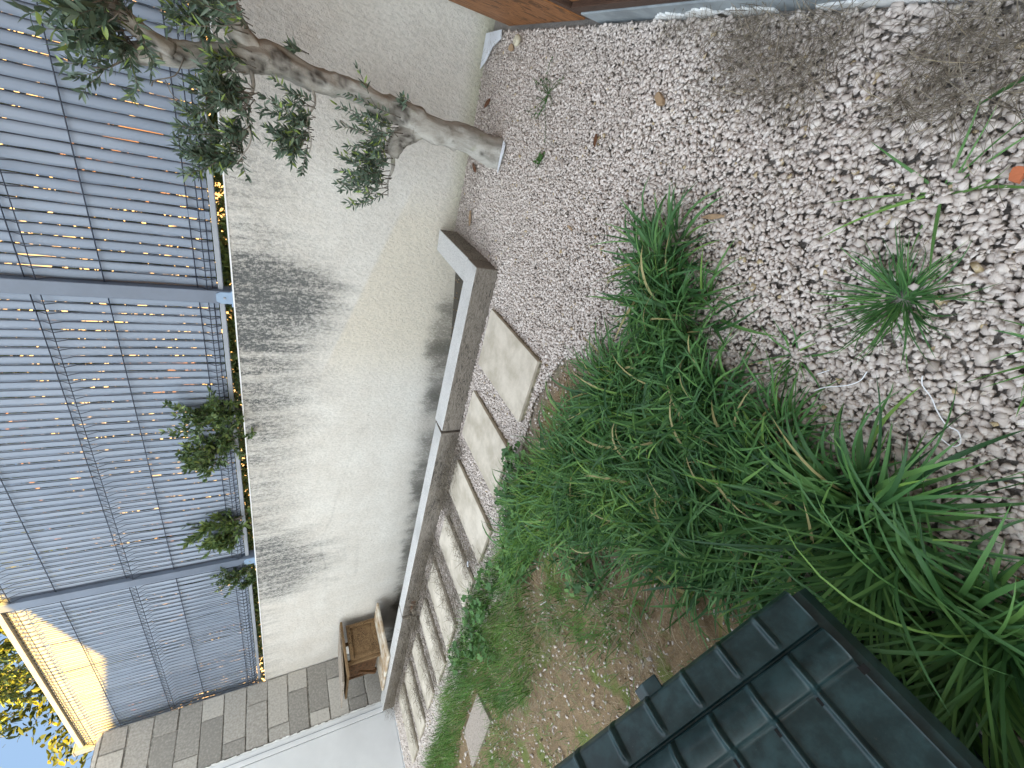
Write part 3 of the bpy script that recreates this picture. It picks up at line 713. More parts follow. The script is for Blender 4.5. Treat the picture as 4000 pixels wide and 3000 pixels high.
def build_grass():
    g = np.random.default_rng(21)
    up = [(-.20, .98), (-.31, .86), (-.38, .74), (-.46, .62), (-.54, .5), (-.54, .38), (-.9, .38), (-1.08, .55), (-1.25, .9), (-1.12, 1.15), (-.78, 1.02), (-.50, .93), (-.36, 1.03), (-.22, 1.06)]
    lo = [(-1.1, 1.12), (-.9, .6), (-1.0, .45), (-1.15, .7), (-1.55, .95), (-2.0, 1.05), (-1.9, 1.17), (-1.5, 1.28)]
    parts = [field(up, 2100, g, (.12, .26), (.005, .0115), (.15, 1.1), (.7, 2.2), (.38, .17), 30),
             field(LUSH, 1400, g, (.12, .27), (.005, .0115), (.15, 1.1), (.6, 2.1), (.38, .18), 34),
             field(up, 700, g, (.08, .18), (.003, .006), (.1, 1.0), (.3, 1.2), (.55, .2), 20),
             field(lo, 2400, g, (.09, .19), (.003, .006), (.1, .8), (.3, 1.1), (.74, .14), 22),
             field([(-.55, .5), (-.5, .2), (-.53, .0), (-.58, .17), (-.85, .22), (-.98, .33), (-1.0, .5)], 600, g, (.12, .24), (.005, .012), (.2, .9), (.5, 1.4), (.38, .18), 14)]
    for c, n in (((-.21, 1.0), 70), ((-.35, .90), 150), ((-.33, .78), 40), ((-.70, .95), 120), ((-.50, .60), 70)):
        parts.append(radial(n, c, .06, g, (.10, .24), (.005, .011), (.3, 1.2), (.3, 1.3), (.4, .16)))
    a = cat(parts); br = g.random(len(a[6])); a[6] = np.where(br < .025, 1.0, np.minimum(a[6], .92)); o = grass_obj('grass', *a, M['grass'], segs=7, seed=1)
    tag(o, 'wide patch of long dark green grass across the middle of the gravel', 'grass', kind='stuff')
    # fine lawn
    L1 = [(-1.85, 1.18), (-2.6, 1.32), (-3.3, 1.30), (-4.2, 1.2), (-5.2, 1.1), (-5.2, .85), (-4.2, .8), (-3.72, .95), (-3.1, 1.0), (-2.95, .80), (-2.4, .62), (-2.1, .72), (-1.9, .9)]
    L2 = [(-2.7, .72), (-3.0, .78), (-3.7, .70), (-4.6, .6), (-5.6, .9), (-5.6, .2), (-4, .2), (-2.9, .45)]
    tanp = [(-2.1, 1.05), (-1.4, .6), (-1.2, .25), (-2, -.05), (-3.4, .1), (-3.4, .7), (-2.8, .98)]
    parts = [field(L1, 7500, g, (.05, .16), (.0018, .004), (.05, .9), (.2, 1.3), (.42, .22), 44), field(L2, 3500, g, (.04, .10), (.0018, .003), (.1, .9), (.2, 1.0), (.5, .25), 60),
             field(tanp, 1500, g, (.03, .09), (.0015, .003), (.4, 1.3), (.1, .6), (.45, .25), 60),
             field([(-1.35, .65), (-1.25, .4), (-1.6, .45), (-2.0, .75), (-1.7, .9)], 900, g, (.04, .12), (.002, .004), (.3, 1.2), (.2, .9), (.4, .2), 20)]
    o = grass_obj('lawn_grass', *cat(parts), M['lawn'], segs=4, seed=2)
    tag(o, 'fine bright green lawn grass thinning out over bare soil by the slabs', 'grass', kind='stuff')
    # single tufts on the gravel
    tufts = [((-.10, .385), 150, .022, (.06, .155), (.0022, .0042), (.5, 1.35), (.1, .7), (.35, .15), 'isolated fine star-shaped grass tuft on open gravel, below the grass patch tip'),
             ((-.50, .19), 200, .05, (.14, .34), (.005, .0125), (.25, 1.1), (.6, 1.9), (.38, .2), 'big broad-bladed grass tuft spreading over the gravel beside the white string'),
             ((-.575, -.03), 260, .06, (.16, .36), (.005, .013), (.2, 1.1), (.7, 2.0), (.36, .18), 'largest long-bladed grass tuft hanging over the eave of the dark plastic roof'),
             ((-.47, .42), 110, .045, (.10, .22), (.004, .008), (.3, 1.2), (.3, 1.0), (.42, .18), 'medium grass tuft between the grass patch and the open gravel'),
             ((.09, .44), 13, .012, (.10, .20), (.003, .006), (1.0, 1.4), (.05, .25), (.62, .1), 'tiny sprig of a few flat grass blades near the orange brick chip'),
             ((-.07, .13), 26, .02, (.06, .15), (.003, .006), (.7, 1.4), (.1, .5), (.45, .15), 'small grass tuft cut by the right edge of the photo, below the star-shaped tuft'),
             ((-.30, .50), 18, .02, (.05, .11), (.003, .006), (.7, 1.3), (.1, .6), (.5, .15), 'little seedling of grass rising by the short white string')]
    for i, (c, n, r, L, W, t0, bd, ti, lab) in enumerate(tufts):
        a = radial(n, c, r, np.random.default_rng(90 + i), L, W, t0, bd, ti)
        if i == 2: a[1][:] = np.where(np.random.default_rng(5).random(n) < .35, np.random.default_rng(6).normal(-2.6, .5, n), a[1])
        o = grass_obj('grass_tuft', *a, M['grass'], segs=8, seed=30 + i, origin=(c[0], c[1], 0)); tag(o, lab, 'grass tuft', 'separate grass tufts on the gravel')
    for i, (c, n, L, dirs, lab) in enumerate([((-.525, .10), 55, (.34, .52), (3.2, .8), 'tall arching grass tuft leaning across the corner of the dark plastic roof'), ((-.50, -.05), 50, (.32, .50), (3.3, .9), 'tall grass tuft at the lower right, its blades lying on the dark plastic roof')]):
        gg = np.random.default_rng(120 + i); a = radial(n, c, .04, gg, L, (.004, .0085), (.0, .5), (1.0, 2.3), (.38, .2)); a[1][:] = gg.normal(*dirs, n)
        o = grass_obj('grass_tuft', *a, M['grass'], segs=9, seed=60 + i, origin=(c[0], c[1], 0)); tag(o, lab, 'grass tuft', 'separate grass tufts on the gravel')
    # blades poking in at the right edge, close to the lens
    a = radial(9, (.33, .36), .02, np.random.default_rng(4), (.10, .17), (.010, .016), (.7, 1.2), (.1, .5), (.35, .1))
    o = grass_obj('grass_tuft', *a, M['grass'], segs=8, seed=44, origin=(.33, .36, 0)); tag(o, 'broad-bladed plant at the top right corner of the photo, mostly out of view', 'grass tuft', 'separate grass tufts on the gravel')
build_grass()

def build_weeds():
    g = np.random.default_rng(8)
    # mallow-like leaves along the edge of the grass
    zones = [((-1.42, 1.30), .13, 60), ((-1.62, 1.22), .16, 90), ((-1.85, 1.08), .14, 60), ((-2.15, 1.17), .12, 30), ((-2.45, 1.22), .16, 60), ((-2.75, 1.16), .16, 60), ((-3.1, 1.22), .14, 40), ((-1.42, .66), .09, 22), ((-2.6, .99), .12, 24)]
    labs = ['mallow-leaved weed nearest the first stone slab', 'largest clump of mallow leaves over the second slab edge', 'mallow leaves sprouting through the fine grass beside the third slab', 'small round-leaved weed between grass and fourth slab', 'round-leaved weed clump by the corner of the fifth slab', 'round-leaved weed clump in the lawn beside the sixth slab', 'farthest round-leaved weed near the flat weathered board', 'low weed at the edge of the bare soil near the plastic roof', 'low weed in the lawn beside the bare soil']
    for (c, r, n), lab in zip(zones, labs):
        t = thing('leafy_weed', (c[0], c[1], 0), lab, 'weed', 'broad-leaved weeds along the grass edge')
        V, F, T, S, b = [], [], [], [], 0
        for k in range(n):
            a = g.uniform(0, 2 * PI); rr = r * math.sqrt(g.random()); p = np.array([c[0] + rr * math.cos(a), c[1] + rr * math.sin(a) * .7, g.uniform(.03, .11)])
            R = g.uniform(.010, .026); nrm = np.array([g.normal(0, .4), g.normal(0, .4), 1]); nrm /= np.linalg.norm(nrm)
            u = np.cross(nrm, [math.cos(a), math.sin(a), 0]); u /= np.linalg.norm(u); v = np.cross(nrm, u)
            m = 15; ring = []
            for j in range(m):
                q = 2 * PI * (j + .5) / m; rad = R * (1 + .13 * math.cos(5 * q)) * (1 if j not in (0, m - 1) else .55)
                ring.append(p + u * rad * math.sin(q) + v * rad * math.cos(q) + nrm * .22 * R * math.cos(5 * q))
            V.append(np.vstack([[p], ring])); F += [(b, b + 1 + j, b + 1 + (j + 1) % m) for j in range(m)]; T += [g.random()] * (m + 1); b += m + 1
            S.append((np.array([[c[0] + .4 * (p[0] - c[0]), c[1] + .4 * (p[1] - c[1]), 0], [.5 * (p[0] + c[0]), .5 * (p[1] + c[1]), p[2] * .6], p]), .0011))
        arr_obj('leaf', np.vstack(V), np.array(F), M['weed'], t, tint=np.array(T), smooth=True)
        tubes('stem', S, M['weed'], t, ns=4)
    # dry weed stems: thin curling threads
    def threads(name, regions, label, tint=(.45, .25), wd=.0013):
        pts = []
        for (x0, x1, y0, y1, n, L, h) in regions:
            c = np.stack([g.uniform(x0, x1, n), g.uniform(y0, y1, n), g.uniform(.012, .02 + h, n)], 1); pts.append((c, np.full(n, L)))
        c = np.vstack([p[0] for p in pts]); L = np.concatenate([p[1] for p in pts]) * g.uniform(.4, 1.4, len(c)); n = len(c)
        a = cat([(np.column_stack([c[:, :2], c[:, 2]]), g.uniform(0, 2 * PI, n), L, np.full(n, wd) * g.uniform(.6, 1.3, n), g.uniform(.7, 1.6, n), g.uniform(1.0, 2.2, n), np.clip(g.normal(*tint, n), 0, 1))])
        o = grass_obj(name, *a, M['dry'], segs=5, seed=77, fold=.6); tag(o, label, 'dry weeds', kind='stuff')
    threads('dry_weeds', [(-2.5, -1.85, 1.9, 2.06, 1000, .08, .06), (-2.52, -2.28, 1.4, 2.05, 900, .08, .03), (-3.08, -2.78, 1.4, 2.05, 1100, .08, .04), (-3.58, -3.36, 1.4, 2.05, 800, .08, .04), (-4.1, -3.84, 1.4, 2.05, 900, .08, .04), (-4.62, -4.37, 1.4, 2.05, 800, .08, .04), (-5.12, -4.93, 1.4, 2.05, 600, .08, .04), (-4.1, -2.9, 1.9, 2.06, 1300, .08, .08), (-5.8, -3.9, 1.9, 2.05, 1900, .09, .10), (-4.0, -2.2, 1.2, 1.5, 700, .06, .02)], 'tangled grey-brown dry weeds along the foot of the sleepers and between the slabs', (.22, .2), .0024)
    threads('dry_straw', [(.0, .36, .3, 1.5, 260, .06, .01), (.19, .37, .74, 1.06, 650, .10, .02), (.19, .37, .42, .60, 500, .10, .02), (.30, .38, .95, 1.35, 220, .07, .03), (-.45, -.35, .75, .9, 200, .06, .02), (-.12, .3, 1.6, 2.4, 260, .07, .01), (-.78, .35, 2.5, 2.78, 500, .06, .02), (-.75, -.55, 2.2, 2.75, 150, .06, .02), (-1.1, -.75, 1.0, 1.2, 160, .04, .01)], 'thin tangled dry straw lying on the gravel beside the house', (.30, .22))
    threads('soil_litter', [(-2.6, -1.3, .3, 1.0, 900, .05, .01), (-5, -3, .3, 1.2, 500, .06, .02), (-2.7, -1.75, .5, 1.05, 900, .07, .03), (-1.5, -1.1, .2, .8, 700, .06, .03)], 'dry stalks scattered on the bare soil', (.55, .25))
    # sprawling green-yellow creeping weed near the wall
    for c, n, lab in (((.14, 1.98), 16, 'yellow-green creeping weed with thin runners near the house shutter'), ((-.11, 1.90), 5, 'tiny green seedling on the gravel before the olive trunk')):
        t = thing('creeping_weed', (c[0], c[1], 0), lab, 'weed'); items = []; P, D = [], []
        for k in range(n):
            a = g.uniform(0, 2 * PI); L = g.uniform(.06, .20) if n > 8 else .03; q = [np.array([c[0], c[1], .014])]
            for j in range(5): a += g.normal(0, .35); q.append(q[-1] + np.array([math.cos(a) * L / 5, math.sin(a) * L / 5, g.normal(.001, .003)]))
            q = np.array(q); q[:, 2] = np.maximum(q[:, 2], .014); items.append((q, .0011))
            for j in range(1, 6):
                for s in range(2): P.append(q[j]); D.append([g.normal(), g.normal(), .5])
        tubes('runner', items, M['lawn'], t, ns=4)
        V, F, _ = leaves(np.array(P), np.array(D), np.full(len(P), .009 if n > 8 else .018), np.full(len(P), .004 if n > 8 else .009), g); arr_obj('leaf', V, F, M['weed'], t, tint=g.random(len(V)))
build_weeds()

# ------------------------------------------------------------------ olive tree
def shoot(p0, d0, L, g, nleaf=12, lf=(.032, .055), up=.5, gap0=.15, wl=.0115):
    """returns path and leaf arrays"""
    k = 7; q = [np.array(p0, float)]; d = np.array(d0, float); d /= np.linalg.norm(d)
    for j in range(k):
        d = d + g.normal(0, .10, 3) + np.array([0, 0, up * .10]); d /= np.linalg.norm(d); q.append(q[-1] + d * L / k)
    q = np.array(q); P, D = [], []
    for i in range(nleaf):
        s = gap0 + (1 - gap0) * (i + 1) / nleaf; x = s * k; j = min(int(x), k - 1); p = q[j] + (q[j + 1] - q[j]) * (x - j)
        dd = q[j + 1] - q[j]; dd /= np.linalg.norm(dd); r = g.normal(0, 1, 3); side = np.cross(dd, r); side /= np.linalg.norm(side)
        for sg in (-1, 1): P.append(p); D.append(dd * g.uniform(.35, .9) + side * sg * g.uniform(.5, 1.0))
    P.append(q[-1]); D.append(d)
    return q, np.array(P), np.array(D)
class Crown:
    def __init__(s, seed): s.g = np.random.default_rng(seed); s.tw = []; s.P = []; s.D = []; s.L = []; s.W = []
    def along(s, path, n, L, dirn, spread, nleaf=11, lf=(.032, .055), wl=(.010, .014), up=.5, sub=.5):
        g = s.g; path = np.asarray(path, float); k = len(path) - 1
        for i in range(n):
            x = g.uniform(0, k); j = min(int(x), k - 1); p = path[j] + (path[j + 1] - path[j]) * (x - j) + g.normal(0, .012, 3)
            d = np.array(dirn) + g.normal(0, spread, 3); ll = g.uniform(*L)
            q, P, D = shoot(p, d, ll, g, nleaf, lf, up); s.tw.append((q, np.linspace(.0022, .0009, len(q)))); s.add(P, D, lf, wl)
            if g.random() < sub:
                a = q[3]; q2, P, D = shoot(a, q[4] - q[3] + g.normal(0, .5, 3) * ll * .15, ll * .6, g, max(4, nleaf // 2), lf, up); s.tw.append((q2, np.linspace(.0014, .0008, len(q2)))); s.add(P, D, lf, wl)
    def add(s, P, D, lf, wl):
        g = s.g; s.P.append(P); s.D.append(D); s.L.append(g.uniform(*lf, len(P))); s.W.append(g.uniform(*wl, len(P)))
    def build(s, parent, m, tint=(.42, .2), bright=.10, leafname='foliage'):
        g = s.g; P = np.vstack(s.P); V, F, _ = leaves(P, np.vstack(s.D), np.concatenate(s.L), np.concatenate(s.W), g)
        t = np.clip(g.normal(*tint, len(P)), 0, .85); t = np.where(g.random(len(P)) < bright, .97, t)
        arr_obj(leafname, V, F, m, parent, tint=np.repeat(t, 12), smooth=True); tubes('twigs', s.tw, M['twig'], parent, ns=4)
def build_olive():
    t = thing('olive_tree', (-.16, 2.37, 0), 'leaning olive tree with pale knotted trunk growing from the gravel before the white wall', 'tree')
    g = np.random.default_rng(12)
    from mathutils import noise as mn
    def bf(sd, amp):
        def f(p, a, s):
            q = Vector((p[0] * 9 + math.cos(a) * 1.3 + sd, p[1] * 9 + math.sin(a) * 1.3, p[2] * 9)); q2 = q * 2.6
            v = mn.noise(q) * amp + max(0, mn.noise(q2) - .12) * amp * 1.6; return 1 + v
        return f
    # crooked twigs
    segs = [([(-.160, 2.375, -.05, .082), (-.158, 2.37, .03, .076), (-.140, 2.37, .18, .069), (-.128, 2.37, .32, .066), (-.118, 2.37, .45, .068), (-.095, 2.37, .55, .058), (-.078, 2.365, .66, .047), (-.064, 2.36, .78, .047),
              (-.055, 2.35, .88, .052), (-.044, 2.34, .975, .053), (-.036, 2.33, 1.055, .060), (-.040, 2.31, 1.13, .058), (-.055, 2.30, 1.20, .045), (-.080, 2.29, 1.29, .043), (-.100, 2.28, 1.37, .047), (-.108, 2.27, 1.43, .040)], 120, .24),
            ([(-.128, 2.37, .44, .052), (-.165, 2.365, .492, .050), (-.205, 2.36, .530, .045), (-.245, 2.35, .552, .040), (-.285, 2.35, .565, .034)], 26, .28),
            ([(-.285, 2.35, .565, .013), (-.34, 2.345, .550, .008), (-.41, 2.34, .568, .005), (-.47, 2.335, .572, .003)], 12, .1),
            ([(-.040, 2.32, 1.10, .050), (.000, 2.31, 1.145, .047), (.035, 2.30, 1.18, .045), (.075, 2.29, 1.205, .045), (.14, 2.27, 1.225, .046), (.24, 2.24, 1.25, .044)], 34, .15),
            ([(-.108, 2.27, 1.40, .036), (-.118, 2.265, 1.46, .036), (-.128, 2.26, 1.51, .030), (-.130, 2.26, 1.535, .020)], 18, .2),
            ([(-.095, 2.27, 1.37, .036), (-.070, 2.26, 1.43, .032), (-.040, 2.25, 1.48, .030), (.0, 2.24, 1.53, .029), (.07, 2.22, 1.62, .027)], 26, .15),
            ([(-.06, 2.33, .93, .008), (-.13, 2.31, .905, .005), (-.20, 2.30, .93, .004), (-.27, 2.30, .915, .003), (-.34, 2.29, .945, .002)], 12, .1),
            ([(-.05, 2.27, 1.13, .012), (-.14, 2.25, 1.125, .007), (-.22, 2.24, 1.16, .005), (-.31, 2.23, 1.15, .004), (-.42, 2.22, 1.20, .002)], 14, .1),
            ([(-.19, 2.37, .80, .007), (-.205, 2.36, .76, .006), (-.208, 2.35, .70, .006), (-.20, 2.35, .60, .006)], 10, .1)]
    Vs, Fs, Ts, kn, b = [], [], [], [], 0
    scars = [(-.10, 2.32, .55, .050), (-.21, 2.31, .50, .055), (-.19, 2.30, .12, .022), (-.03, 2.32, .80, .03), (-.07, 2.30, .76, .03), (-.04, 2.29, .90, .045), (-.07, 2.28, .97, .04), (-.02, 2.28, 1.03, .045), (-.09, 2.24, 1.25, .025), (-.11, 2.22, 1.35, .04), (-.09, 2.22, 1.44, .03), (-.14, 2.33, .09, .02), (-.06, 2.27, 1.12, .04), (0., 2.27, 1.02, .03)]
    for i, (pts, n, amp) in enumerate(segs):
        P = smooth_path(pts, n); P[:, :3] += np.array([[mn.noise(Vector((a[0] * 6 + i, a[2] * 7, q * 5.1))) * (.012 if i in (0, 1, 3, 4, 5) else .03) * min(1, max(0, a[2] * 4)) for q in (1, 2, 3)] for a in P]); P[:, 3] *= .88 if i == 0 else .92; P[:, 3] *= (1 + .12 * np.clip((.10 - P[:, 2]) / .12, 0, 1)) if i == 0 else 1; v, f, q = tube_arrays(P[:, :3], P[:, 3], 28 if i in (0, 1, 3, 4, 5) else 8, b, bf(i * 3.3, amp)); Vs.append(v); Fs.append(f); Ts.append(q); b += len(v)
    V = np.vstack(Vs); K = np.zeros(len(V))
    for x, y, z, r in scars:
        d = np.sqrt(((V - np.array([x, y, z])) ** 2).sum(1)); ring = np.exp(-((d - r * .70) / (r * .22)) ** 2) * .75 + np.exp(-(d / (r * .4)) ** 2) * .6; K = np.maximum(K, ring * (.6 + .8 * g.random(len(V))))
    arr_obj('trunk', V, [np.vstack(Fs), np.vstack(Ts)], M['bark'], t, smooth=True, attrs={'knot': np.clip(K, 0, 1)})
    c = Crown(5)
    c.along([(-.13, 2.33, .55), (-.25, 2.33, .585), (-.34, 2.34, .57), (-.46, 2.335, .575)], 34, (.08, .26), (-.12, -.15, 1), .26, 15, (.022, .040), (.007, .0105))
    c.along([(-.14, 2.31, .915), (-.26, 2.30, .925), (-.34, 2.29, .945)], 24, (.07, .20), (-.10, -.15, 1), .33, 14, (.022, .040), (.007, .0105))
    c.along([(.05, 2.24, 1.14), (-.14, 2.24, 1.13), (-.24, 2.24, 1.15), (-.36, 2.23, 1.175), (-.42, 2.22, 1.2)], 46, (.07, .24), (-.12, -.1, 1), .42, 14, (.024, .044), (.007, .011), sub=.9)
    c.along([(.02, 2.2, 1.12), (.12, 2.2, 1.16)], 13, (.12, .26), (-.1, -.1, 1), .45, 14, (.026, .046), (.007, .012))
    c.along([(-.13, 2.24, 1.50), (-.02, 2.2, 1.47)], 26, (.08, .22), (-.1, -.1, .9), .5, 14, (.026, .046), (.007, .012), sub=.9)
    c.along([(-.03, 2.1, 1.48), (.05, 2.05, 1.55)], 9, (.10, .22), (-.2, -.1, .9), .5, 10, (.04, .06), (.013, .017))
    c.along([(.02, 2.33, .95), (.022, 2.33, .96)], 2, (.05, .07), (.3, -.1, 1), .15, 3, (.035, .045), (.010, .012))
    c.along([(-.06, 2.32, .51), (-.055, 2.32, .53)], 4, (.03, .05), (.5, -.3, .8), .3, 4, (.02, .035), (.009, .012), sub=0)
    c.build(t, M['olive'])
    tubes('dead_twig', [(smooth_path([(-.10, 2.24, 1.34), (-.16, 2.22, 1.37), (-.19, 2.21, 1.43), (-.21, 2.2, 1.44)], 10), .0022), (smooth_path([(-.12, 2.22, 1.50), (-.17, 2.2, 1.53), (-.20, 2.19, 1.60)], 8), .003), (smooth_path([(-.18, 2.21, 1.40), (-.22, 2.2, 1.385), (-.235, 2.2, 1.36)], 6), .0014)], M['twig'], t, ns=5)
build_olive()
# membrane scraps round the trunk foot and by the shutter
def sheet(name, pts, z, label, m=None, seed=0, cat_='fabric scrap', th=.004):
    g = random.Random(seed); b = MB(); cx = sum(p[0] for p in pts) / len(pts); cy = sum(p[1] for p in pts) / len(pts)
    top = [b.bm.verts.new((x, y, z + g.uniform(-.003, .006))) for x, y in pts]; bot = [b.bm.verts.new((v.co.x, v.co.y, v.co.z - th)) for v in top]
    c1 = b.bm.verts.new((cx, cy, z + .008)); c2 = b.bm.verts.new((cx, cy, z + .008 - th)); n = len(pts)
    for i in range(n):
        j = (i + 1) % n; b.bm.faces.new((top[i], top[j], c1)); b.bm.faces.new((bot[j], bot[i], c2)); b.bm.faces.new((top[j], top[i], bot[i], bot[j]))
    bmesh.ops.recalc_face_normals(b.bm, faces=b.bm.faces[:])
    return tag(b.build(name, m or M['cloth'], origin=(cx, cy, 0)), label, cat_)
sheet('fabric_scrap', [(-.245, 2.30), (-.20, 2.277), (-.14, 2.268), (-.10, 2.28), (-.09, 2.30), (-.14, 2.295), (-.20, 2.30)], .026, 'grey-white membrane scrap hugging the foot of the olive trunk', seed=1)
sheet('fabric_scrap', [(.20, 2.78), (.36, 2.78), (.375, 2.60), (.34, 2.58), (.30, 2.66), (.24, 2.72)], .03, 'white membrane scrap between the shutter and the end of the white wall', seed=2)

# ------------------------------------------------------------------ small things lying about
def chip(name, c, L, W, a, m, label, cat_, z=.022, th=.006, seed=0, grp=None):
    g = random.Random(seed); pts = []
    for k in range(9):
        q = 2 * PI * k / 9; u, v = L / 2 * math.cos(q) * g.uniform(.8, 1.1), W / 2 * math.sin(q) * g.uniform(.75, 1.15)
        pts.append((c[0] + u * math.cos(a) - v * math.sin(a), c[1] + u * math.sin(a) + v * math.cos(a)))
    b = MB(); b.prism(pts, z, z + th, 2); return tag(b.build(name, m, origin=(c[0], c[1], 0), bevel=.0008), label, cat_, grp)
chip('brick_chip', (.132, .350), .030, .018, .5, M['brick'], 'orange-red brick chip on the gravel near the photo\'s right edge', 'brick chip', .024, .012, 1)
chip('bark_chip', (-.08, .88), .075, .014, 1.9, M['chip'], 'curved tan bark strip lying alone on open gravel', 'bark chip', .02, .004, 2)
chip('bark_chip', (-.30, 1.52), .05, .012, 1.4, M['chip'], 'short pale tan splinter on gravel midway to the sleepers', 'bark chip', .018, .004, 8)
chip('flat_stone', (.17, 1.26), .055, .028, 1.0, M['chip'], 'flat brownish stone flake among lime-dusted gravel', 'stone', .018, .012, 3)
chip('dead_leaf', (.02, 1.53), .05, .02, .4, M['rust'], 'brown dead leaf on the gravel beside the creeping weed', 'dead leaf', .02, .002, 4)
for i, (c, L, W, a, lab) in enumerate([((-.28, 2.63), .09, .03, 1.1, 'brown curled dead leaf near the wall left of the olive trunk'), ((-.55, 2.55), .10, .035, .4, 'grey dead leaf lying near the crosswise sleeper'), ((.05, 2.62), .08, .03, 2.2, 'dark brown dead leaf behind the olive trunk'), ((.30, 2.45), .07, .035, 1.4, 'dark dead leaf next to the snail shell')]):
    chip('dead_leaf', c, L, W, a, M['chip'] if i % 2 else M['rust'], lab, 'dead leaf', .02, .003, 10 + i)
t = thing('snail_shell', (.322, 2.36, .02), 'round cream snail shell on the gravel by the timber shutter', 'shell')
sp_ = []
for k in range(60):
    a = k / 59 * 4.6 * PI; r = .0035 + .0135 * (k / 59) ** 1.2; sp_.append((.322 + math.cos(a) * r, 2.36 + math.sin(a) * r * .9, .036 + .014 * (1 - (k / 59)), .004 + .0105 * (k / 59)))
sp_ = np.array(sp_); v, f, q = tube_arrays(sp_[:, :3], sp_[:, 3], 12); arr_obj('shell', v, [f, q], M['shellm'], t, smooth=True)
def string(pts, label):
    p = smooth_path([(x, y, .03) for x, y in pts], 40); v, f, q = tube_arrays(p, .0012, 6)
    tag(arr_obj('string', v, [f, q], M['string'], smooth=True, origin=(pts[0][0], pts[0][1], 0)), label, 'string')
string([(-.205, .268), (-.22, .258), (-.232, .235), (-.248, .215), (-.262, .19), (-.262, .172), (-.278, .158), (-.29, .165), (-.285, .19)], 'long curling white plastic string on the near gravel')
string([(-.335, .405), (-.315, .39), (-.29, .36), (-.268, .345), (-.245, .345)], 'short bent white plastic string beside the seedling')
string([(-.30, .42), (-.28, .405)], 'tiny straight white thread next to the short bent string')
string([(-1.86, .82), (-1.80, .80)], 'white thread lying in the grass at the edge of the bare soil')
chip('broken_plate', (-.690, -.165), .115, .03, -2.35, M['string'], 'broken white plastic sliver on the ground at the lower right corner', 'litter', .05, .004, 6)
chip('litter', (-2.45, 1.47), .05, .022, .5, M['cloth'], 'crumpled white litter between the third and fourth slabs', 'litter', .03, .008, 7)

# ------------------------------------------------------------------ dark plastic kennel with moulded tile roof
def build_kennel():
    t = thing('plastic_kennel', (-1.1, -.4, 0), 'dark green plastic kennel with moulded tile roof at the bottom of the photo', 'kennel')
    be = math.atan(.918); cb, sb = math.cos(be), math.sin(be); ex, ez = -.5535, -.1706 + .918 * .5535   # eave point on the roof plane
    EU = np.array([cb, 0, -sb]); NN = np.array([sb, 0, cb]); Lr = .80; pit = .0790
    def lat(v):   # roof profile across (height above the plane)
        w = np.zeros_like(v)
        w = np.where(v > .128, -.030 * ((v - .128) / .013) ** 2, w)
        w = np.where(np.abs(v - .0725) < .003, -.009, w)
        roll = np.clip((.069 - v) / .050, 0, 1); w = np.where((v < .0695) & (v > .019), .016 * np.sin(roll * PI * .82), w)
        w = np.where(v <= .019, -.006, w); w = np.where((v <= .019) & (v > .012), -.006 + .016 * np.sin(.82 * PI) * ((v - .012) / .007), w)
        return w
    us = np.linspace(-Lr, 0, 560)
    vs = np.concatenate([np.linspace(.141, .125, 9), np.linspace(.121, .078, 12), [.0765, .0757, .0750, .0725, .0700, .0693, .0685], np.linspace(.066, .022, 16), [.0195, .0175, .0155, .0135, .012], np.linspace(.009, -.045, 16), np.linspace(-.06, -1.0, 50)])
    U, Vv = np.meshgrid(us, vs, indexing='ij')
    ph = ((U - .012) / pit) % 1.0     # 0..1 down each course; lip at the lower end
    lip = np.clip((ph - .0) / 1.0, 0, 1) * .0035 + np.exp(-((ph - .92) / .055) ** 2) * .0075
    A1 = np.where(Vv > .0765, np.clip((Vv - .080) / .012, 0, 1), 0)
    A2 = np.where((Vv < .069) & (Vv > .012), 1.0, 0); A3 = np.where(Vv <= .012, .9, 0)
    w_ = lat(Vv) + lip * (A1 + A2 + A3)
    # sunk vent bowl
    xx = ex + U * cb; bowl = np.exp(-((((xx + .755) / .05) ** 2 + ((Vv + .065) / .055) ** 2)) ** 3); w_ = w_ - bowl * .02
    P = np.array([ex, 0, ez]) + U[..., None] * EU + w_[..., None] * NN; P[..., 1] = Vv
    nu, nv = U.shape; idx = np.arange(nu * nv).reshape(nu, nv)
    F = np.stack([idx[:-1, :-1], idx[1:, :-1], idx[1:, 1:], idx[:-1, 1:]], -1).reshape(-1, 4)
    r = arr_obj('roof_panel', P.reshape(-1, 3), F[:, ::-1].copy(), M['plastic'], t, smooth=True)
    # dark slots at the head of each lip
    rot = Matrix.Rotation(be, 3, 'Y')
    for k in range(0, 10):
        u = -(k + .0) * pit + .008 - pit * .07
        c = Vector((ex, 0, ez)) + Vector(EU) * u + Vector(NN) * -.004; c.y = .0035
        MB().box(c - Vector((.006, .0055, .0035)), c + Vector((.006, .0055, .0035)), 0, rot=rot).build('slot', M['hole'], t)
    # underside, other slope and body
    rx, rz = ex - Lr * cb, ez + Lr * sb
    b = MB(); b.prism([(ex, ez - .006), (rx, rz - .006), (rx - (ex - rx) * -1 - 2 * (ex - rx) * 1 + (ex - rx) * 0, ez - .006)], -.98, .126, 1) if False else None
    b = MB(); lx = rx - (ex - rx)
    b.prism([(rx, rz), (lx, ez), (lx, ez - .03), (rx, rz - .045), (ex + .002, ez - .045), (ex + .002, ez - .022), (rx, rz - .022)], -.99, .127, 1)
    b.build('roof_shell', M['plastic'], t)
    b = MB(); b.box((lx + .12, -.95, 0), (ex - .12, .09, ez - .02), .02); b.prism([(lx + .14, ez - .03), (rx, rz - .09), (ex - .14, ez - .03)], -.94, .085, 1); b.build('body', M['plastic'], t)
    b = MB(); b.prism([(-.822, .505), (-.812, .538), (-.785, .536), (-.762, .516), (-.770, .509), (-.787, .525), (-.805, .526), (-.812, .503)], .130, .158, 1); b.build('latch', M['plastic'], t, bevel=.002)
    g = random.Random(4)
build_kennel()

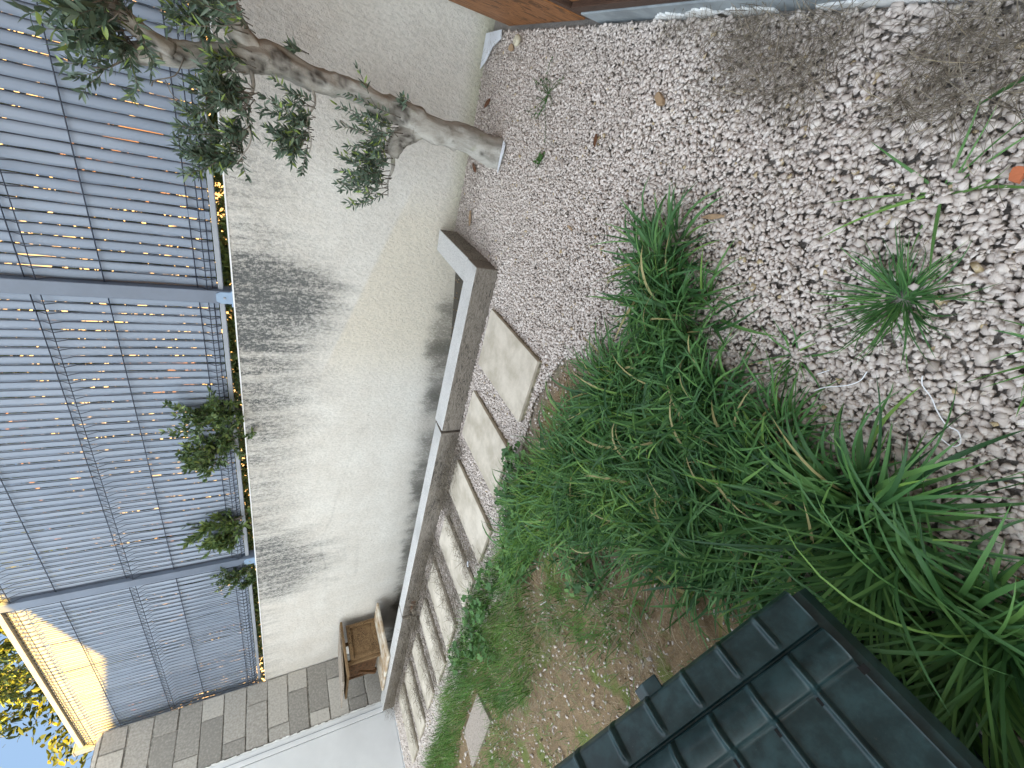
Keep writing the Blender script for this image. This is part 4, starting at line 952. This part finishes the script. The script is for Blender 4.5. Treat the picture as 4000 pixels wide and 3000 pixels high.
# ------------------------------------------------------------------ plants behind the wall and fence
def shrub(c, items, label, m='shrub', name='shrub', lf=(.025, .045), wl=(.012, .02), tint=(.5, .22)):
    t = thing(name, c, label, 'shrub'); cr = Crown(int(abs(c[0]) * 100) + 3)
    for path, n, L, d, sprd in items: cr.along(path, n, L, d, sprd, 11, lf, wl, sub=.7)
    tubes('stem', [(smooth_path(p[0], 8), .006) for p in items] + [(smooth_path([(c[0], c[1], c[2]), tuple(items[0][0][0])], 6), .008)], M['twig'], t, ns=6)
    cr.build(t, M[m], tint)
shrub((-2.2, 3.06, .3), [([(-2.2, 2.95, 1.28), (-2.12, 2.83, 1.38), (-2.15, 2.79, 1.52)], 52, (.05, .26), (0, -.25, .8), .75), ([(-2.3, 2.92, 1.30), (-2.40, 2.82, 1.40), (-2.50, 2.79, 1.54)], 48, (.05, .24), (-.1, -.25, .8), .75)], 'bushy green shrub leaning over the white wall against the fence slats')
shrub((-3.3, 3.05, .3), [([(-3.25, 2.93, 1.28), (-3.22, 2.83, 1.38), (-3.25, 2.79, 1.55)], 18, (.06, .26), (0, -.2, 1), .65), ([(-3.4, 2.9, 1.3), (-3.44, 2.80, 1.48)], 14, (.08, .18), (-.1, -.2, .9), .4)], 'sparse shrub with longer pale green leaves before the second fence post', lf=(.04, .065), wl=(.016, .024), tint=(.62, .2))
shrub((-3.95, 3.05, .3), [([(-3.9, 2.93, 1.28), (-3.92, 2.83, 1.36), (-3.97, 2.80, 1.50)], 30, (.04, .18), (0, -.2, .8), .75), ([(-4.1, 2.92, 1.28), (-4.15, 2.84, 1.36)], 16, (.04, .10), (0, -.2, .9), .45)], 'small dark shrub left of the second fence post, hanging over the wall top', lf=(.02, .035), wl=(.010, .015), tint=(.35, .2))
def build_hedge():
    g = np.random.default_rng(31); n = 40000
    t = thing('hedge', (-2.5, 3.7, 0), 'dark hedge behind the fence, seen only through the slat gaps and under the bottom rail', 'hedge')
    x = g.uniform(-7.5, 1.0, n); y = g.uniform(3.15, 4.3, n); top = 3.3 + .35 * np.sin(x * 1.7) + .25 * np.sin(x * 4.1 + 1)
    z = .9 + (top - .9) * g.random(n) ** .9
    hole = (np.sin(x * 5.3 + z * 4) * np.sin(z * 7 + x * 2.1) + .5 * np.sin(x * 13 + z * 9) > .95 - .40 * np.clip((x + 3.6) / 2, 0, 1)) & (x > -5.5)
    k = ~hole; P = np.stack([x, y, z], 1)[k]; D = g.normal(0, 1, P.shape); D[:, 2] = D[:, 2] * .6 - .2
    V, F, _ = leaves(P, D, g.uniform(.05, .10, len(P)), g.uniform(.025, .045, len(P)), g); arr_obj('foliage', V, F, M['hedge'], t, tint=np.repeat(np.clip(g.normal(.45, .25, len(P)), 0, 1), 12))
    st = [(np.array([(q, 3.6 + g.uniform(-.2, .3), 0), (q + g.uniform(-.1, .1), 3.55, .8), (q + g.uniform(-.25, .25), 3.5, 1.9)]), .018) for q in np.linspace(-7.2, .8, 18)]
    tubes('stems', st, M['twig'], t, ns=6)
    # big leaves right under the rail
    n = 520; x = g.uniform(-2.0, .2, n); P = np.stack([x, g.uniform(2.98, 3.2, n), g.uniform(1.22, 1.42, n)], 1); keep = np.sin(x * 9) > -.35; P = P[keep]; D = g.normal(0, 1, P.shape)
    V, F, _ = leaves(P, D, g.uniform(.07, .11, len(P)), g.uniform(.03, .045, len(P)), g); arr_obj('foliage', V, F, M['shrub'], t, tint=np.repeat(np.clip(g.normal(.7, .25, len(P)), 0, 1), 12), smooth=True)
    n = 9500; x = g.uniform(-5.8, -.6, n); P = np.stack([x, g.uniform(2.93, 3.3, n), g.uniform(1.1, 1.44, n)], 1); D = g.normal(0, 1, P.shape)
    V, F, _ = leaves(P, D, g.uniform(.02, .05, len(P)), g.uniform(.010, .022, len(P)), g); arr_obj('foliage', V, F, M['shrub'], t, tint=np.repeat(np.clip(g.normal(.75, .25, len(P)), 0, 1), 12))
build_hedge()
# neighbour's house, only glimpsed
t = thing('neighbour_house', (-6, 9, 0), 'sunlit cream house beyond the fence, glimpsed through the slat gaps', 'house')
b = MB(); b.box((-22, 9, -.2), (6, 15, 5.2)); b.build('wall', M['cream'], t)
b = MB(); b.prism([(8.6, 5.2), (12, 6.6), (15.4, 5.2), (15.4, 5.08), (8.6, 5.08)], -22.3, 6.3, 0); b.build('roof', M['tiles'], t)
for x in (-15, -11, -6.5, -2.5):
    b = MB(); b.box((x, 8.95, 2.4), (x + 1.1, 8.995, 3.7), .01); f = b.build('window', M['trim'], t)
# tree beyond the far end of the fence, its crown in the sun
def build_far_tree():
    t = thing('tree', (-6.9, 4.3, 0), 'sunlit leafy tree hanging over the far end of the fence against the sky', 'tree')
    P = smooth_path([(-6.9, 4.3, -.1, .11), (-6.8, 4.2, 1.5, .09), (-6.6, 4.0, 2.7, .075), (-6.2, 3.7, 3.4, .05), (-5.6, 3.5, 3.9, .03)], 24); Q = smooth_path([(-6.6, 4.0, 2.7, .05), (-6.4, 3.8, 3.3, .03), (-6.1, 3.6, 3.6, .02)], 14)
    v, f, q = tube_arrays(P[:, :3], P[:, 3], 10); v2, f2, q2 = tube_arrays(Q[:, :3], Q[:, 3], 10, len(v)); arr_obj('trunk', np.vstack([v, v2]), [np.vstack([f, f2]), np.vstack([q, q2])], M['bark'], t, smooth=True, attrs={'knot': np.zeros(len(v) + len(v2))})
    c = Crown(41)
    c.along([(-4.5, 3.2, 3.25), (-5.0, 3.25, 3.45), (-5.6, 3.3, 3.6), (-6.3, 3.3, 3.95), (-6.9, 3.3, 4.2)], 90, (.2, .45), (.1, -.2, -.35), .55, 12, (.05, .085), (.016, .026), up=-.4, sub=.8)
    c.along([(-4.4, 3.3, 3.5), (-5.2, 3.4, 3.9), (-6.2, 3.5, 4.4)], 70, (.25, .5), (0, 0, .1), .8, 12, (.05, .085), (.016, .026), up=0, sub=.8)
    c.along([(-6.0, 3.3, 3.9), (-7.2, 3.3, 4.35)], 40, (.2, .4), (-.2, -.2, -.6), .4, 11, (.05, .085), (.016, .026), up=-.4)
    c.build(t, M['shrub'], (.55, .25))
build_far_tree()
